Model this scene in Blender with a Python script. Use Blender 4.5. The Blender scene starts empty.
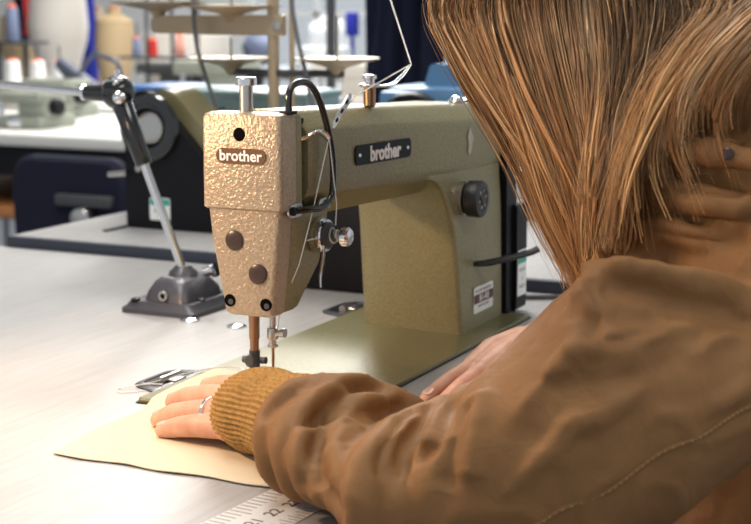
import bpy, bmesh, math, random
from math import pi, sin, cos, radians as R
from mathutils import Vector, Matrix, noise
from mathutils.bvhtree import BVHTree
random.seed(7)
sc = bpy.context.scene
COL = sc.collection
# All coordinates below are millimetres in the frame of the sewing bench:
# x runs along the sewing machine bed, y away from the operator, z = 0 is the bench top.
TOP = 0.75
def W(p): return Vector((p[0]*.001, p[1]*.001, p[2]*.001+TOP))

# ------------------------------------------------------------------ camera
F_PX = 1530.62
CAM = Vector((-1035.57, -546.70, 332.8)); YAW = .4507; PITCH = -.16907
cd = bpy.data.cameras.new('camera'); cam = bpy.data.objects.new('camera', cd); COL.objects.link(cam)
cd.sensor_width = 36; cd.lens = 36*F_PX/751; cd.clip_start = .02; cd.clip_end = 60
cam.location = W(CAM); cam.rotation_euler = (pi/2+PITCH, 0, YAW-pi/2)
cd.dof.use_dof = True; cd.dof.focus_distance = 1.17; cd.dof.aperture_fstop = 11
sc.camera = cam
def atx(px, py, X):
    d = Vector((cos(YAW)*cos(PITCH), sin(YAW)*cos(PITCH), sin(PITCH)))
    r = Vector((sin(YAW), -cos(YAW), 0)); u = r.cross(d)
    v = d*F_PX + r*(px-375.5) - u*(py-262)
    return CAM + v*((X-CAM.x)/v.x)

# ------------------------------------------------------------------ world, lights, exposure
w = bpy.data.worlds.new('world'); sc.world = w; w.use_nodes = True
bg = w.node_tree.nodes['Background']; bg.inputs[0].default_value = (.86, .93, 1, 1); bg.inputs[1].default_value = .58
def area(name, loc, to, sx, sy, power, col):
    l = bpy.data.lights.new(name, 'AREA'); l.shape = 'RECTANGLE'; l.size = sx; l.size_y = sy; l.energy = power; l.color = col
    o = bpy.data.objects.new(name, l); COL.objects.link(o); o.location = W(loc)
    o.rotation_euler = (W(to)-W(loc)).to_track_quat('-Z', 'Y').to_euler(); return o
FIX = [(-300, 500, 1790), (1500, 900, 1790), (3300, 1800, 1790), (-300, -1300, 1790)]  # ceiling lamps out of view, added to light the benches and the room
for i, f in enumerate(FIX): area('added_ceiling_lamp', (f[0], f[1], f[2]-12), (f[0], f[1], 0), 1.3, .5, (8, 24, 85, 2)[i], (1, .97, .92))
area('window_daylight', (6100, 3100, 700), (0, 300, 0), 1.2, 1.6, 60, (.85, .93, 1))
sc.view_settings.view_transform = 'Standard'; sc.view_settings.look = 'None'; sc.view_settings.gamma = 1
sc.view_settings.use_curve_mapping = False; sc.view_settings.exposure = 0.0
LAMP = Vector((-270, 440, 350))

# ------------------------------------------------------------------ materials
def mat(name, col, rough=.5, metal=0, var=None, vscale=60, bump=None, bscale=300, bdist=.0004, spec=.5, emit=None, sss=0, alpha=None, coat=0, detail=3, stretch=None):
    m = bpy.data.materials.new(name); m.use_nodes = True; nt = m.node_tree; b = nt.nodes['Principled BSDF']
    b.inputs['Base Color'].default_value = (*col, 1); b.inputs['Roughness'].default_value = rough
    b.inputs['Metallic'].default_value = metal; b.inputs['Specular IOR Level'].default_value = spec
    if coat: b.inputs['Coat Weight'].default_value = coat; b.inputs['Coat Roughness'].default_value = .15
    if sss: b.inputs['Subsurface Weight'].default_value = sss; b.inputs['Subsurface Radius'].default_value = (.006, .002, .001); b.inputs['Subsurface Scale'].default_value = 1
    tc = nt.nodes.new('ShaderNodeTexCoord'); vec = tc.outputs['Object']
    if stretch:
        mp = nt.nodes.new('ShaderNodeMapping'); mp.inputs['Scale'].default_value = stretch; nt.links.new(vec, mp.inputs[0]); vec = mp.outputs[0]
    if var:
        n = nt.nodes.new('ShaderNodeTexNoise'); n.inputs['Scale'].default_value = vscale; n.inputs['Detail'].default_value = detail
        nt.links.new(vec, n.inputs['Vector'])
        r = nt.nodes.new('ShaderNodeValToRGB'); r.color_ramp.elements[0].position = .32; r.color_ramp.elements[1].position = .68
        r.color_ramp.elements[0].color = (*var, 1); r.color_ramp.elements[1].color = (*col, 1)
        nt.links.new(n.outputs['Fac'], r.inputs[0]); nt.links.new(r.outputs[0], b.inputs['Base Color'])
    if bump:
        n = nt.nodes.new('ShaderNodeTexNoise'); n.inputs['Scale'].default_value = bscale; n.inputs['Detail'].default_value = 2
        nt.links.new(vec, n.inputs['Vector'])
        bp = nt.nodes.new('ShaderNodeBump'); bp.inputs['Strength'].default_value = bump; bp.inputs['Distance'].default_value = bdist
        nt.links.new(n.outputs['Fac'], bp.inputs['Height']); nt.links.new(bp.outputs[0], b.inputs['Normal'])
    if emit: b.inputs['Emission Color'].default_value = (*emit[0], 1); b.inputs['Emission Strength'].default_value = emit[1]
    if alpha is not None: b.inputs['Alpha'].default_value = alpha
    return m
M = {}
M['olive'] = mat('hammered_olive_paint', (.31, .275, .145), .33, .25, var=(.225, .197, .10), vscale=500, bump=.8, bscale=420, bdist=.0009, spec=.6)
M['lit_olive'] = mat('warm_lit_olive_paint', (.47, .375, .26), .32, .3, var=(.37, .285, .19), vscale=420, bump=.85, bscale=380, bdist=.0013, spec=.7)  # same paint as the arm, with the lamp's warm light put into the colour
M['bed'] = mat('olive_bed_paint', (.23, .215, .11), .3, .2, var=(.17, .16, .075), vscale=420, bump=.5, bscale=360, bdist=.0006, spec=.6)
M['black'] = mat('black_paint', (.006, .006, .008), .45, spec=.2)
M['hole'] = mat('dark_hole', (.004, .003, .003), .9, spec=.05)
M['gloss'] = mat('gloss_black', (.01, .01, .011), .12, coat=.6)
M['plastic'] = mat('black_plastic', (.02, .018, .018), .4)
M['brownplug'] = mat('dark_brown_plastic', (.05, .028, .02), .3)
M['chrome'] = mat('chrome', (.82, .82, .84), .13, 1)
M['steel'] = mat('brushed_steel', (.55, .53, .5), .3, 1)
M['copper'] = mat('coppery_steel', (.40, .24, .14), .3, 1)
M['grey_cast'] = mat('grey_cast_metal', (.085, .085, .10), .36, .4, bump=.6, bscale=260, bdist=.0008)
M['white'] = mat('white_paint_print', (.93, .93, .91), .5)
M['cream_metal'] = mat('cream_enamel', (.50, .385, .25), .4, .3)
M['table'] = mat('pale_laminate', (.43, .42, .415), .42, var=(.37, .36, .355), vscale=14, stretch=(1, 14, 1), bump=.1, bscale=400, detail=6)
M['navy_edge'] = mat('dark_edge_band', (.035, .04, .06), .5)
M['table_far'] = mat('pale_tabletop', (.62, .61, .58), .5)
M['skin'] = mat('skin', (.72, .40, .27), .5, var=(.62, .29, .19), vscale=70, bump=.35, bscale=500, bdist=.0005, sss=.12)
M['nail'] = mat('finger_nail', (.80, .50, .40), .25)
M['silver'] = mat('silver', (.85, .85, .86), .15, 1)
M['cuff'] = mat('ochre_rib_knit', (.44, .26, .095), .95, var=(.30, .165, .05), vscale=260, bump=.6, bscale=900, bdist=.0006, spec=.1)
M['fabric'] = mat('cream_cotton', (.70, .60, .44), .9, bump=.25, bscale=1200, bdist=.0003, spec=.1)
M['chairfab'] = mat('navy_upholstery', (.013, .014, .028), .9, var=(.02, .021, .038), vscale=300, spec=.15)
M['form'] = mat('linen_dress_form', (.62, .58, .53), .9, spec=.1)
M['formtan'] = mat('tan_dress_form', (.50, .37, .22), .9, spec=.1)
M['teal'] = mat('teal_enamel', (.30, .43, .44), .35)
M['blue'] = mat('blue_enamel', (.05, .16, .42), .4)
M['lblue'] = mat('light_blue_enamel', (.11, .24, .42), .4)
M['royal'] = mat('royal_blue_cloth', (.01, .02, .28), .9)
M['coat'] = mat('dark_navy_cloth', (.010, .012, .028), .95, spec=.1)
M['cable'] = mat('grey_rubber', (.16, .16, .17), .5)
M['slate'] = mat('slate_enamel', (.055, .065, .10), .45)
M['red'] = mat('red_thread', (.55, .03, .02), .8)
M['orange'] = mat('orange_plastic', (.8, .12, .02), .5)
M['orange_wood'] = mat('orange_wood', (.42, .16, .05), .5)
M['bluethread'] = mat('blue_grey_thread', (.15, .18, .28), .8)
M['pink'] = mat('pink_thread', (.75, .32, .25), .8)
M['conewhite'] = mat('white_thread', (.82, .82, .82), .8)
M['greygreen'] = mat('grey_green_enamel', (.28, .3, .25), .4)
M['dgrey'] = mat('dark_grey_metal', (.06, .06, .065), .5)
M['wall'] = mat('plaster_wall', (.84, .84, .83), .9)
M['floor'] = mat('grey_vinyl_floor', (.30, .31, .33), .6, var=(.26, .27, .29), vscale=8)
M['ceiling'] = mat('ceiling_white', (.75, .75, .73), .9)
M['lamplit'] = mat('lit_panel', (.9, .9, .9), .5, emit=((1, .97, .92), 6))
M['sky'] = mat('overcast_sky', (1, 1, 1), 1, emit=((.92, .96, 1), 7))
M['bulb'] = mat('warm_bulb', (1, .8, .5), .5, emit=((1, .72, .4), 14))
M['green'] = mat('green_print', (.05, .42, .34), .5)
M['brownprint'] = mat('dark_brown_print', (.10, .045, .035), .5)
M['greyprint'] = mat('grey_print', (.2, .2, .2), .6)
M['thread'] = mat('white_sewing_thread', (.85, .83, .8), .8)
M['seam'] = mat('pale_stitching', (.34, .22, .11), .8)
M['eye'] = mat('eye_white', (.8, .78, .75), .2)
M['iris'] = mat('brown_iris', (.05, .03, .02), .15)
M['lips'] = mat('lips', (.5, .18, .15), .4)
M['denim'] = mat('dark_trousers', (.02, .025, .05), .9)
M['translucent'] = mat('clear_plastic', (.8, .83, .85), .15, alpha=.35)

def leather():
    m = mat('tan_leather', (.265, .15, .062), .62, spec=.22); nt = m.node_tree; b = nt.nodes['Principled BSDF']
    tc = nt.nodes.new('ShaderNodeTexCoord')
    n = nt.nodes.new('ShaderNodeTexNoise'); n.inputs['Scale'].default_value = 9; n.inputs['Detail'].default_value = 5
    nt.links.new(tc.outputs['Object'], n.inputs['Vector'])
    r = nt.nodes.new('ShaderNodeValToRGB'); e = r.color_ramp.elements
    e[0].position = .3; e[0].color = (.185, .086, .032, 1); e[1].position = .72; e[1].color = (.285, .143, .054, 1)
    nt.links.new(n.outputs['Fac'], r.inputs[0]); nt.links.new(r.outputs[0], b.inputs['Base Color'])
    a = nt.nodes.new('ShaderNodeTexNoise'); a.inputs['Scale'].default_value = 38; a.inputs['Detail'].default_value = 6; a.inputs['Distortion'].default_value = .8
    c = nt.nodes.new('ShaderNodeTexNoise'); c.inputs['Scale'].default_value = 700
    for q in (a, c): nt.links.new(tc.outputs['Object'], q.inputs['Vector'])
    b1 = nt.nodes.new('ShaderNodeBump'); b1.inputs['Strength'].default_value = .32; b1.inputs['Distance'].default_value = .006
    b2 = nt.nodes.new('ShaderNodeBump'); b2.inputs['Strength'].default_value = .25; b2.inputs['Distance'].default_value = .0004
    nt.links.new(a.outputs['Fac'], b1.inputs['Height']); nt.links.new(c.outputs['Fac'], b2.inputs['Height'])
    nt.links.new(b1.outputs[0], b2.inputs['Normal']); nt.links.new(b2.outputs[0], b.inputs['Normal'])
    return m
M['leather'] = leather()
def hairmat():
    m = mat('auburn_blonde_hair', (.4, .2, .08), .38, spec=.5); nt = m.node_tree; b = nt.nodes['Principled BSDF']
    at = nt.nodes.new('ShaderNodeAttribute'); at.attribute_name = 'tone'
    nt.links.new(at.outputs['Color'], b.inputs['Base Color'])
    return m
M['hair'] = hairmat()

# ------------------------------------------------------------------ building helpers
OFF = {}
def tag(o, label=None, cat=None, group=None, kind=None):
    if label: o['label'] = label
    if cat: o['category'] = cat
    if group: o['group'] = group
    if kind: o['kind'] = kind
    return o
def thing(name, label, cat, base, group=None):
    o = bpy.data.objects.new(name, None); COL.objects.link(o); o.location = W(base); o.empty_display_size = .02
    OFF[o] = Vector(base); return tag(o, label, cat, group)
def link(name, me, m, parent=None, smooth=True, label=None, off=None):
    o = bpy.data.objects.new(name, me); COL.objects.link(o)
    if m: me.materials.append(M[m] if isinstance(m, str) else m)
    if smooth:
        for p in me.polygons: p.use_smooth = True
    if parent: o.parent = parent
    OFF[o] = off
    if label: o['label'] = label
    return o
def part(parent, name, bm, m, smooth=True, label=None, sharp=35):
    """bm in bench millimetres -> child mesh of parent"""
    off = OFF[parent]
    for v in bm.verts: v.co = (v.co-off)*.001
    bmesh.ops.recalc_face_normals(bm, faces=bm.faces)
    me = bpy.data.meshes.new(name); bm.to_mesh(me); bm.free()
    o = link(name, me, m, parent, smooth, label, off)
    if smooth and sharp: sharpen(me, sharp)
    return o
def solo(name, bm, m, label, cat, base, group=None, smooth=True, kind=None, sharp=35):
    """a thing that is one mesh"""
    off = Vector(base)
    for v in bm.verts: v.co = (v.co-off)*.001
    bmesh.ops.recalc_face_normals(bm, faces=bm.faces)
    me = bpy.data.meshes.new(name); bm.to_mesh(me); bm.free()
    o = link(name, me, m, None, smooth, None, off); o.location = W(base)
    if smooth and sharp: sharpen(me, sharp)
    return tag(o, label, cat, group, kind)
def sharpen(me, deg):
    bm = bmesh.new(); bm.from_mesh(me); t = R(deg)
    for e in bm.edges:
        if len(e.link_faces) == 2 and e.calc_face_angle(0) > t: e.smooth = False
    bm.to_mesh(me); bm.free()
def B(): return bmesh.new()
def box(bm, lo, hi, bev=0, mtx=None, seg=2):
    r = bmesh.ops.create_cube(bm, size=1); vs = r['verts']
    lo = Vector(lo); hi = Vector(hi); c = (lo+hi)/2; s = hi-lo
    for v in vs: v.co = Vector((v.co.x*s.x+c.x, v.co.y*s.y+c.y, v.co.z*s.z+c.z))
    if bev:
        es = list({e for v in vs for e in v.link_edges})
        q = bmesh.ops.bevel(bm, geom=es, offset=bev, segments=seg, affect='EDGES', profile=.5)
        vs = list({v for f in q['faces'] for v in f.verts} | {v for v in vs if v.is_valid})
    if mtx:
        for v in vs: v.co = mtx @ v.co
    return bm
def frame(d):
    d = Vector(d).normalized(); a = Vector((0, 0, 1)) if abs(d.z) < .95 else Vector((1, 0, 0))
    u = d.cross(a).normalized(); return u, d.cross(u).normalized()
def lathe(bm, p, axis, prof, n=28, close=True):
    """prof: list of (distance along axis, radius)"""
    p = Vector(p); d = Vector(axis).normalized(); u, v = frame(d); rings = []
    for t, r in prof:
        c = p+d*t
        rings.append([bm.verts.new(c+(u*cos(2*pi*k/n)+v*sin(2*pi*k/n))*max(r, .01)) for k in range(n)])
    for a, b in zip(rings, rings[1:]):
        for k in range(n): bm.faces.new((a[k], a[(k+1) % n], b[(k+1) % n], b[k]))
    if close: bm.faces.new(rings[0][::-1]); bm.faces.new(rings[-1])
    return bm
def cyl(bm, a, b, r, n=20, r2=None, bev=0):
    a = Vector(a); b = Vector(b); L = (b-a).length; r2 = r if r2 is None else r2
    pr = [(0, r), (L, r2)] if not bev else [(0, r-bev), (bev*.3, r-bev*.3), (bev, r), (L-bev, r2), (L-bev*.3, r2-bev*.3), (L, r2-bev)]
    return lathe(bm, a, b-a, pr, n)
def smoothpath(pts, n=8):
    pts = [Vector(p) for p in pts]; out = []
    for i in range(len(pts)-1):
        p0 = pts[max(i-1, 0)]; p1 = pts[i]; p2 = pts[i+1]; p3 = pts[min(i+2, len(pts)-1)]
        for k in range(n):
            t = k/n
            out.append(.5*((2*p1)+(-p0+p2)*t+(2*p0-5*p1+4*p2-p3)*t*t+(-p0+3*p1-3*p2+p3)*t**3))
    out.append(pts[-1]); return out
def tube(bm, pts, r, n=8, smooth=0, r2=None, flat=None):
    n0 = len(pts)
    if smooth: pts = smoothpath(pts, smooth)
    pts = [Vector(p) for p in pts]; N = len(pts)
    if isinstance(r, (list, tuple)) and N != n0:
        q = list(r); r = [q[int(i/(N-1)*(n0-1))]+(q[min(int(i/(N-1)*(n0-1))+1, n0-1)]-q[int(i/(N-1)*(n0-1))])*((i/(N-1)*(n0-1)) % 1) for i in range(N)]
    rings = []; u = None
    for i, p in enumerate(pts):
        d = (pts[min(i+1, N-1)]-pts[max(i-1, 0)]).normalized()
        if u is None: u, v = frame(d)
        else:
            u = (u-d*u.dot(d)).normalized(); v = d.cross(u)
        rr = r[i] if isinstance(r, (list, tuple)) else (r if r2 is None else r+(r2-r)*i/(N-1))
        f = flat or 1
        rings.append([bm.verts.new(p+u*cos(2*pi*k/n)*rr+v*sin(2*pi*k/n)*rr*f) for k in range(n)])
    for a, b in zip(rings, rings[1:]):
        for k in range(n): bm.faces.new((a[k], a[(k+1) % n], b[(k+1) % n], b[k]))
    bm.faces.new(rings[0][::-1]); bm.faces.new(rings[-1]); return bm
def fillet(poly, rad, n=4):
    """round the corners of a 2D polygon; rad a number or one per corner"""
    out = []; N = len(poly)
    for i in range(N):
        p = Vector(poly[i]); a = Vector(poly[i-1])-p; b = Vector(poly[(i+1) % N])-p
        r = rad[i] if isinstance(rad, (list, tuple)) else rad
        if r <= 0: r = .01
        r = min(r, a.length*.45, b.length*.45); a = a.normalized()*r; b = b.normalized()*r
        for k in range(n+1):
            t = k/n; out.append(p+a*(1-t)**2+b*t**2)
    return out
def loft(bm, rings, cap=True):
    rs = [[bm.verts.new(Vector(q)) for q in r] for r in rings]; n = len(rs[0])
    for a, b in zip(rs, rs[1:]):
        for k in range(n): bm.faces.new((a[k], a[(k+1) % n], b[(k+1) % n], b[k]))
    if cap: bm.faces.new(rs[0][::-1]); bm.faces.new(rs[-1])
    return bm
def prism(bm, poly, f, t0, t1, bev=0):
    """extrude a 2D polygon; f(u,v,t) -> 3D"""
    return loft(bm, [[f(q[0], q[1], t) for q in poly] for t in (t0, t1)])
def shrink(poly, c, s): return [(c[0]+(q[0]-c[0])*s, c[1]+(q[1]-c[1])*s) for q in poly]
def ell(bm, c, r, n=24, m=14, mtx=None):
    res = bmesh.ops.create_uvsphere(bm, u_segments=n, v_segments=m, radius=1)
    for v in res['verts']:
        v.co = Vector((v.co.x*r[0], v.co.y*r[1], v.co.z*r[2]))
        if mtx: v.co = mtx @ v.co
        v.co += Vector(c)
    return bm
def stadium(w, h, n=8):
    r = h/2; L = w/2-r; out = []
    for k in range(n+1): a = -pi/2+pi*k/n; out.append((L+r*cos(a), r*sin(a)))
    for k in range(n+1): a = pi/2+pi*k/n; out.append((-L+r*cos(a), r*sin(a)))
    return out
def plate(bm, c, u, v, poly, t):
    """flat plate with thickness: outline in (u,v) around c, raised by t along u x v"""
    c = Vector(c); u = Vector(u).normalized(); v = Vector(v).normalized(); n = u.cross(v)
    return loft(bm, [[c+u*q[0]+v*q[1]+n*s for q in poly] for s in (0, t)])
def rect(w, h, r=0):
    p = [(-w/2, -h/2), (w/2, -h/2), (w/2, h/2), (-w/2, h/2)]
    return fillet(p, r) if r else p
FONT = None
def text(parent, s, c, u, v, size, m, ext=.15, name='lettering', sx=1, bold=0, space=1):
    cu = bpy.data.curves.new('t', 'FONT'); cu.body = s; cu.size = 1; cu.align_x = 'CENTER'; cu.align_y = 'CENTER'; cu.extrude = .01; cu.offset = bold; cu.space_character = space; cu.resolution_u = 3
    o = bpy.data.objects.new('t', cu); COL.objects.link(o); dg = bpy.context.evaluated_depsgraph_get()
    me = bpy.data.meshes.new_from_object(o.evaluated_get(dg)); bpy.data.objects.remove(o)
    c = Vector(c); u = Vector(u).normalized(); v = Vector(v).normalized(); n = u.cross(v); off = OFF[parent]
    for q in me.vertices:
        p = c+u*q.co.x*size*sx+v*q.co.y*size+n*(ext if q.co.z > 0 else 0); q.co = (p-off)*.001
    me.materials.clear(); me.name = name
    return link(name, me, m, parent, False, None, off)
def solid(parts_bm, voxel, smooth=6, fac=.6):
    """union closed lumps into one continuous skin (bench mm in, bench mm out)"""
    me = bpy.data.meshes.new('s'); parts_bm.to_mesh(me); parts_bm.free()
    o = bpy.data.objects.new('s', me); COL.objects.link(o)
    m = o.modifiers.new('r', 'REMESH'); m.mode = 'VOXEL'; m.voxel_size = voxel
    s = o.modifiers.new('s', 'SMOOTH'); s.iterations = smooth; s.factor = fac
    dg = bpy.context.evaluated_depsgraph_get(); r = bpy.data.meshes.new_from_object(o.evaluated_get(dg))
    bpy.data.objects.remove(o); b = bmesh.new(); b.from_mesh(r); return b
def cap(bm, a, b, ra, rb, n=20):
    a = Vector(a); b = Vector(b); L = (b-a).length; pr = []
    for k in range(0, 6): t = pi/2*(1-k/5); pr.append((-ra*sin(t), ra*cos(t)))
    for k in range(0, 6): t = pi/2*k/5; pr.append((L+rb*sin(t), rb*cos(t)))
    return lathe(bm, a, b-a, pr, n)
def chain(bm, pts, rad, n=18):
    for i in range(len(pts)-1): cap(bm, pts[i], pts[i+1], rad[i], rad[i+1], n)
def copytree(o, loc=None):
    c = o.copy(); COL.objects.link(c)
    if loc is not None: c.location = W(loc)
    for ch in list(o.children):
        k = ch.copy(); COL.objects.link(k); k.parent = c
        for g in list(ch.children):
            j = g.copy(); COL.objects.link(j); j.parent = k
    return c
X_, Y_, Z_ = Vector((1, 0, 0)), Vector((0, 1, 0)), Vector((0, 0, 1))

# ================================================================== ROOM
def struct(name, bm, m, base=(0, 0, 0)):
    return solo(name, bm, m, None, None, base, kind='structure', smooth=False)
FZ = -750
struct('floor', box(B(), (-2600, -3000, FZ-40), (6300, 6600, FZ)), 'floor')
struct('ceiling', box(B(), (-2600, -3000, 1830), (6300, 6600, 1870)), 'ceiling')
struct('wall_left', box(B(), (-2600, 6600, FZ), (6300, 6700, 1870)), 'wall')
wy0, wy1, wz0, wz1 = 2500, 3720, -150, 1500
b = B()
box(b, (6200, -3000, FZ), (6300, wy0, 1830)); box(b, (6200, wy1, FZ), (6300, 6600, 1830))
box(b, (6200, wy0, FZ), (6300, wy1, wz0)); box(b, (6200, wy0, wz1), (6300, wy1, 1830))
struct('wall_back', b, 'wall')
win = struct('window_1', box(B(), (6228, wy0, wz0), (6232, wy1, wz1)), mat('window_glass', (.9, .95, 1), .05, alpha=.1))
OFF[win] = Vector((0, 0, 0))
b = B()
for i in range(4):
    y = wy0+(wy1-wy0)*i/3; box(b, (6215, y-14, wz0), (6245, y+14, wz1))
for i in range(5):
    z = wz0+(wz1-wz0)*i/4; box(b, (6215, wy0, z-14), (6245, wy1, z+14))
part(win, 'window_frame', b, 'white', False)
struct('trim_1', box(B(), (6150, wy0-60, wz0-40), (6299, wy1+60, wz0)), 'white')
LL = ['unseen fluorescent light added above the near sewing bench', 'unseen fluorescent light added above the second bench', 'unseen fluorescent light added above the dress forms', 'unseen fluorescent light added above the seated person']
for i, f in enumerate(FIX):
    t = thing('added_ceiling_light', LL[i], 'ceiling light', f, 'added ceiling lights')
    part(t, 'housing', box(B(), (f[0]-700, f[1]-290, f[2]), (f[0]+700, f[1]+290, f[2]+40), 6), 'white')
    part(t, 'diffuser', box(B(), (f[0]-660, f[1]-250, f[2]-6), (f[0]+660, f[1]+250, f[2])), 'lamplit', False)

# ================================================================== BENCHES
HX = [(78, 197, 'left'), (432, 200, 'right')]
t = thing('sewing_bench', 'pale laminate sewing bench the near machine is set into', 'table', (0, 300, FZ))
b = B(); Y0 = -140
# top with the recess under the machine bed left solid; hinges sit on it
box(b, (-900, Y0, -28), (612, 1000, 0), 3)
part(t, 'bench_top', b, 'table')
b = B(); box(b, (-890, Y0-2, -30), (-880, 1000, -1)); 
for (x, y) in ((-820, -60), (540, -60), (-820, 920), (540, 920)):
    part(t, 'leg', box(B(), (x-25, y-25, FZ), (x+25, y+25, -28), 3), 'dgrey')
b.free()
part(t, 'crossbar', box(B(), (-820, 400, -640), (540, 440, -600), 3), 'dgrey')

t = thing('sewing_bench', 'second bench with pale top and dark edge, under the black handwheel machine', 'table', (900, 350, FZ))
part(t, 'bench_top', box(B(), (624, -160, -14), (1290, 812, 15), 3), 'table')
part(t, 'edge_band', box(B(), (617, -160, -16), (624.5, 814, 13.5), 1.5), 'navy_edge', label='dark blue-black edge band')
for (x, y) in ((680, -100), (1240, -100), (680, 760), (1240, 760)):
    part(t, 'leg', box(B(), (x-25, y-25, FZ), (x+25, y+25, -14), 3), 'dgrey')

# ================================================================== THE SEWING MACHINE
sm = thing('sewing_machine', 'olive hammered-paint industrial sewing machine on the near bench, one hand at its needle', 'sewing machine', (240, 90, 0))
# bed
b = B(); pl = fillet([(0, 178), (14, 60), (40, 0), (476, 0), (478, 178)], [6, 20, 10, 8, 8])
loft(b, [[(q[0], q[1], z) for q in (pl if z < 3 else shrink(pl, (240, 90), .994))] for z in (.3, 1.6, 2.6, 4)])
bed = part(sm, 'bed', b, 'bed', label='flat olive bed plate')
# gap line round the bed
b = B(); loft(b, [[(q[0], q[1], z) for q in shrink(pl, (240, 90), 1.012)] for z in (.05, .6)])
part(sm, 'bed_gasket', b, 'black')
# arm and pillar
def armring(x, yf, yb, zt, zl, zb, ch=17):
    return [(x, y, z) for y, z in fillet([(yf+30, zb), (yf, zl), (yf, zt-ch), (yf+ch, zt), (yb-16, zt), (yb, zt-16), (yb, zl), (yb-14, zb)], [5, 8, 5, 6, 8, 8, 10, 8])]
b = B()
rings = []
for x, yf, zt, zl, zb in [(70, 50, 243, 176, 150), (72, 49.5, 244, 175, 149), (150, 47, 241, 172, 148), (220, 44, 238, 170, 147), (290, 40.5, 235, 166, 146), (330, 38, 233, 164, 146), (380, 35, 231, 164, 146), (440, 32, 229, 164, 146)]:
    rings.append(armring(x, yf, 124+(x-70)*.055, zt, zl, zb))
rings.append(armring(456, 31.5, 145, 217, 164, 146, 12)); rings.append(armring(461, 32.5, 144, 212, 165, 148, 10))
loft(b, rings)
# pillar: chamfered near corners, blending into the arm
def pil(x0, xc, x1, yl, yr, yb, z, g=0):
    return [(x, y, z) for x, y in fillet([(x1, yr), (x1, yb), (x0, yb), (x0-g, yl+44), (xc, yl)], [7, 10, 8, 9, 6])]
prs = []
for z, x0, xc, yl, yr, g in [(3.5, 356, 349, 27, 27, 6), (6, 356, 349, 27.5, 27.5, 6), (60, 351, 343, 29, 28, 7), (110, 346, 336, 32, 29, 8), (135, 342, 329, 35, 30, 9), (146, 338, 324, 37, 31, 10), (154, 332, 318, 38.2, 31.5, 10), (160, 324, 309, 39.3, 31.8, 10), (164.5, 308, 294, 40.4, 32, 10), (170, 300, 290, 42, 34, 8)]:
    prs.append(pil(x0, xc, 462 if z > 20 else 463, yl, yr, 142, z, g))
loft(b, prs)
arm = part(sm, 'arm', b, 'olive', label='olive arm and pillar', sharp=40)
# head behind the face plate
b = B()
def headring(x0, x1, y0, y1, z): return [(x, y, z) for x, y in fillet([(x0, y0), (x1, y0), (x1, y1), (x0, y1)], [3, 3, 3, 3])]
loft(b, [headring(47, 64, 61, 105, 79), headring(47, 70, 60, 106, 81), headring(47, 100, 55.5, 113, 114), headring(47, 106, 51, 120, 149), headring(47, 106, 50, 121, 160), headring(47, 107, 50, 121, 163.6)])
loft(b, [headring(48.5, 61, 50, 121, z) for z in (163.5, 200, 240)]+[headring(49.5, 60, 52, 119, 243)])
part(sm, 'head', b, 'olive')
part(sm, 'lever_slot', box(B(), (60, 56, 150), (74, 112, 238)), 'black', False, label='dark take-up lever slot')
b = B()   # lower face plate, tapering
def fpring(x0, x1, y0, y1, z): return [(x, y, z) for x, y in fillet([(x0, y0), (x1, y0), (x1, y1), (x0, y1)], [5, .5, .5, 5])]
loft(b, [fpring(29, 46.5, 63, 103, 77.5), fpring(27, 46.5, 60.5, 106, 79.5), fpring(25.5, 46.5, 53.5, 117, 140), fpring(25.5, 46.5, 51.5, 120, 166)])
fp = part(sm, 'face_plate', b, 'lit_olive', label='olive wrinkle-paint face plate, warm lamplight put into its colour')
b = B()   # upper cap, standing slightly proud
loft(b, [fpring(24.5, 47.6, 50, 121.5, 165.5), fpring(22.6, 47.6, 48.6, 123, 167), fpring(22.6, 47.6, 48.6, 123, 196), fpring(22.8, 47.6, 48.8, 122.8, 239), fpring(24, 47.6, 50, 121.5, 242.5), fpring(27, 47.4, 53, 119, 244)])
fc = part(sm, 'face_cover', b, 'lit_olive', label='olive upper cover, warm lamplight put into its colour')
# holes, plugs on the face
part(fc, 'screw_hole', lathe(B(), (22.9, 87, 227), -X_, [(0, 5.6), (.3, 5.6), (.35, 4.8), (.4, .1)], 24), 'hole')
for y, z in ((94.5, 140), (73, 113.5)):
    b = B(); lathe(b, (26.2, y, z), -X_, [(0, 8.4), (1.4, 8.4), (2.0, 7.6), (2.2, 3), (2.2, 0)], 30); part(fp, 'plug', b, 'brownplug')
for y, z in ((100.5, 89.5), (66.5, 88.5)):
    b = B(); lathe(b, (27.3, y, z), -X_, [(-1, 5.2), (1.1, 5.2), (1.2, 4.2), (1.1, .1)], 24); part(fp, 'screw_hole', b, 'hole')
    b = B(); lathe(b, (26.2, y-1, z-1), -X_, [(0, 2.4), (.4, 2.4), (.5, 1.6)], 16); part(fp, 'screw', b, 'dgrey')
# face badge
bc = Vector((22.4, 85.5, 209.5))
badge = part(sm, 'name_badge', plate(B(), bc, -Y_, Z_, stadium(46, 12.5, 10), .9), mat('polished_copper_badge', (.42, .2, .1), .22, 1), label='oval coppery badge')
text(badge, 'brother', bc+Vector((-1, 0, 0)), -Y_, Z_, 12.3, 'white', .2, sx=1.02, bold=.02)
for s in (-1, 1): part(badge, 'rivet', lathe(B(), bc+Vector((-.7, s*20.6, 0)), -X_, [(0, .7), (.5, .6)], 10), 'dgrey')
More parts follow.
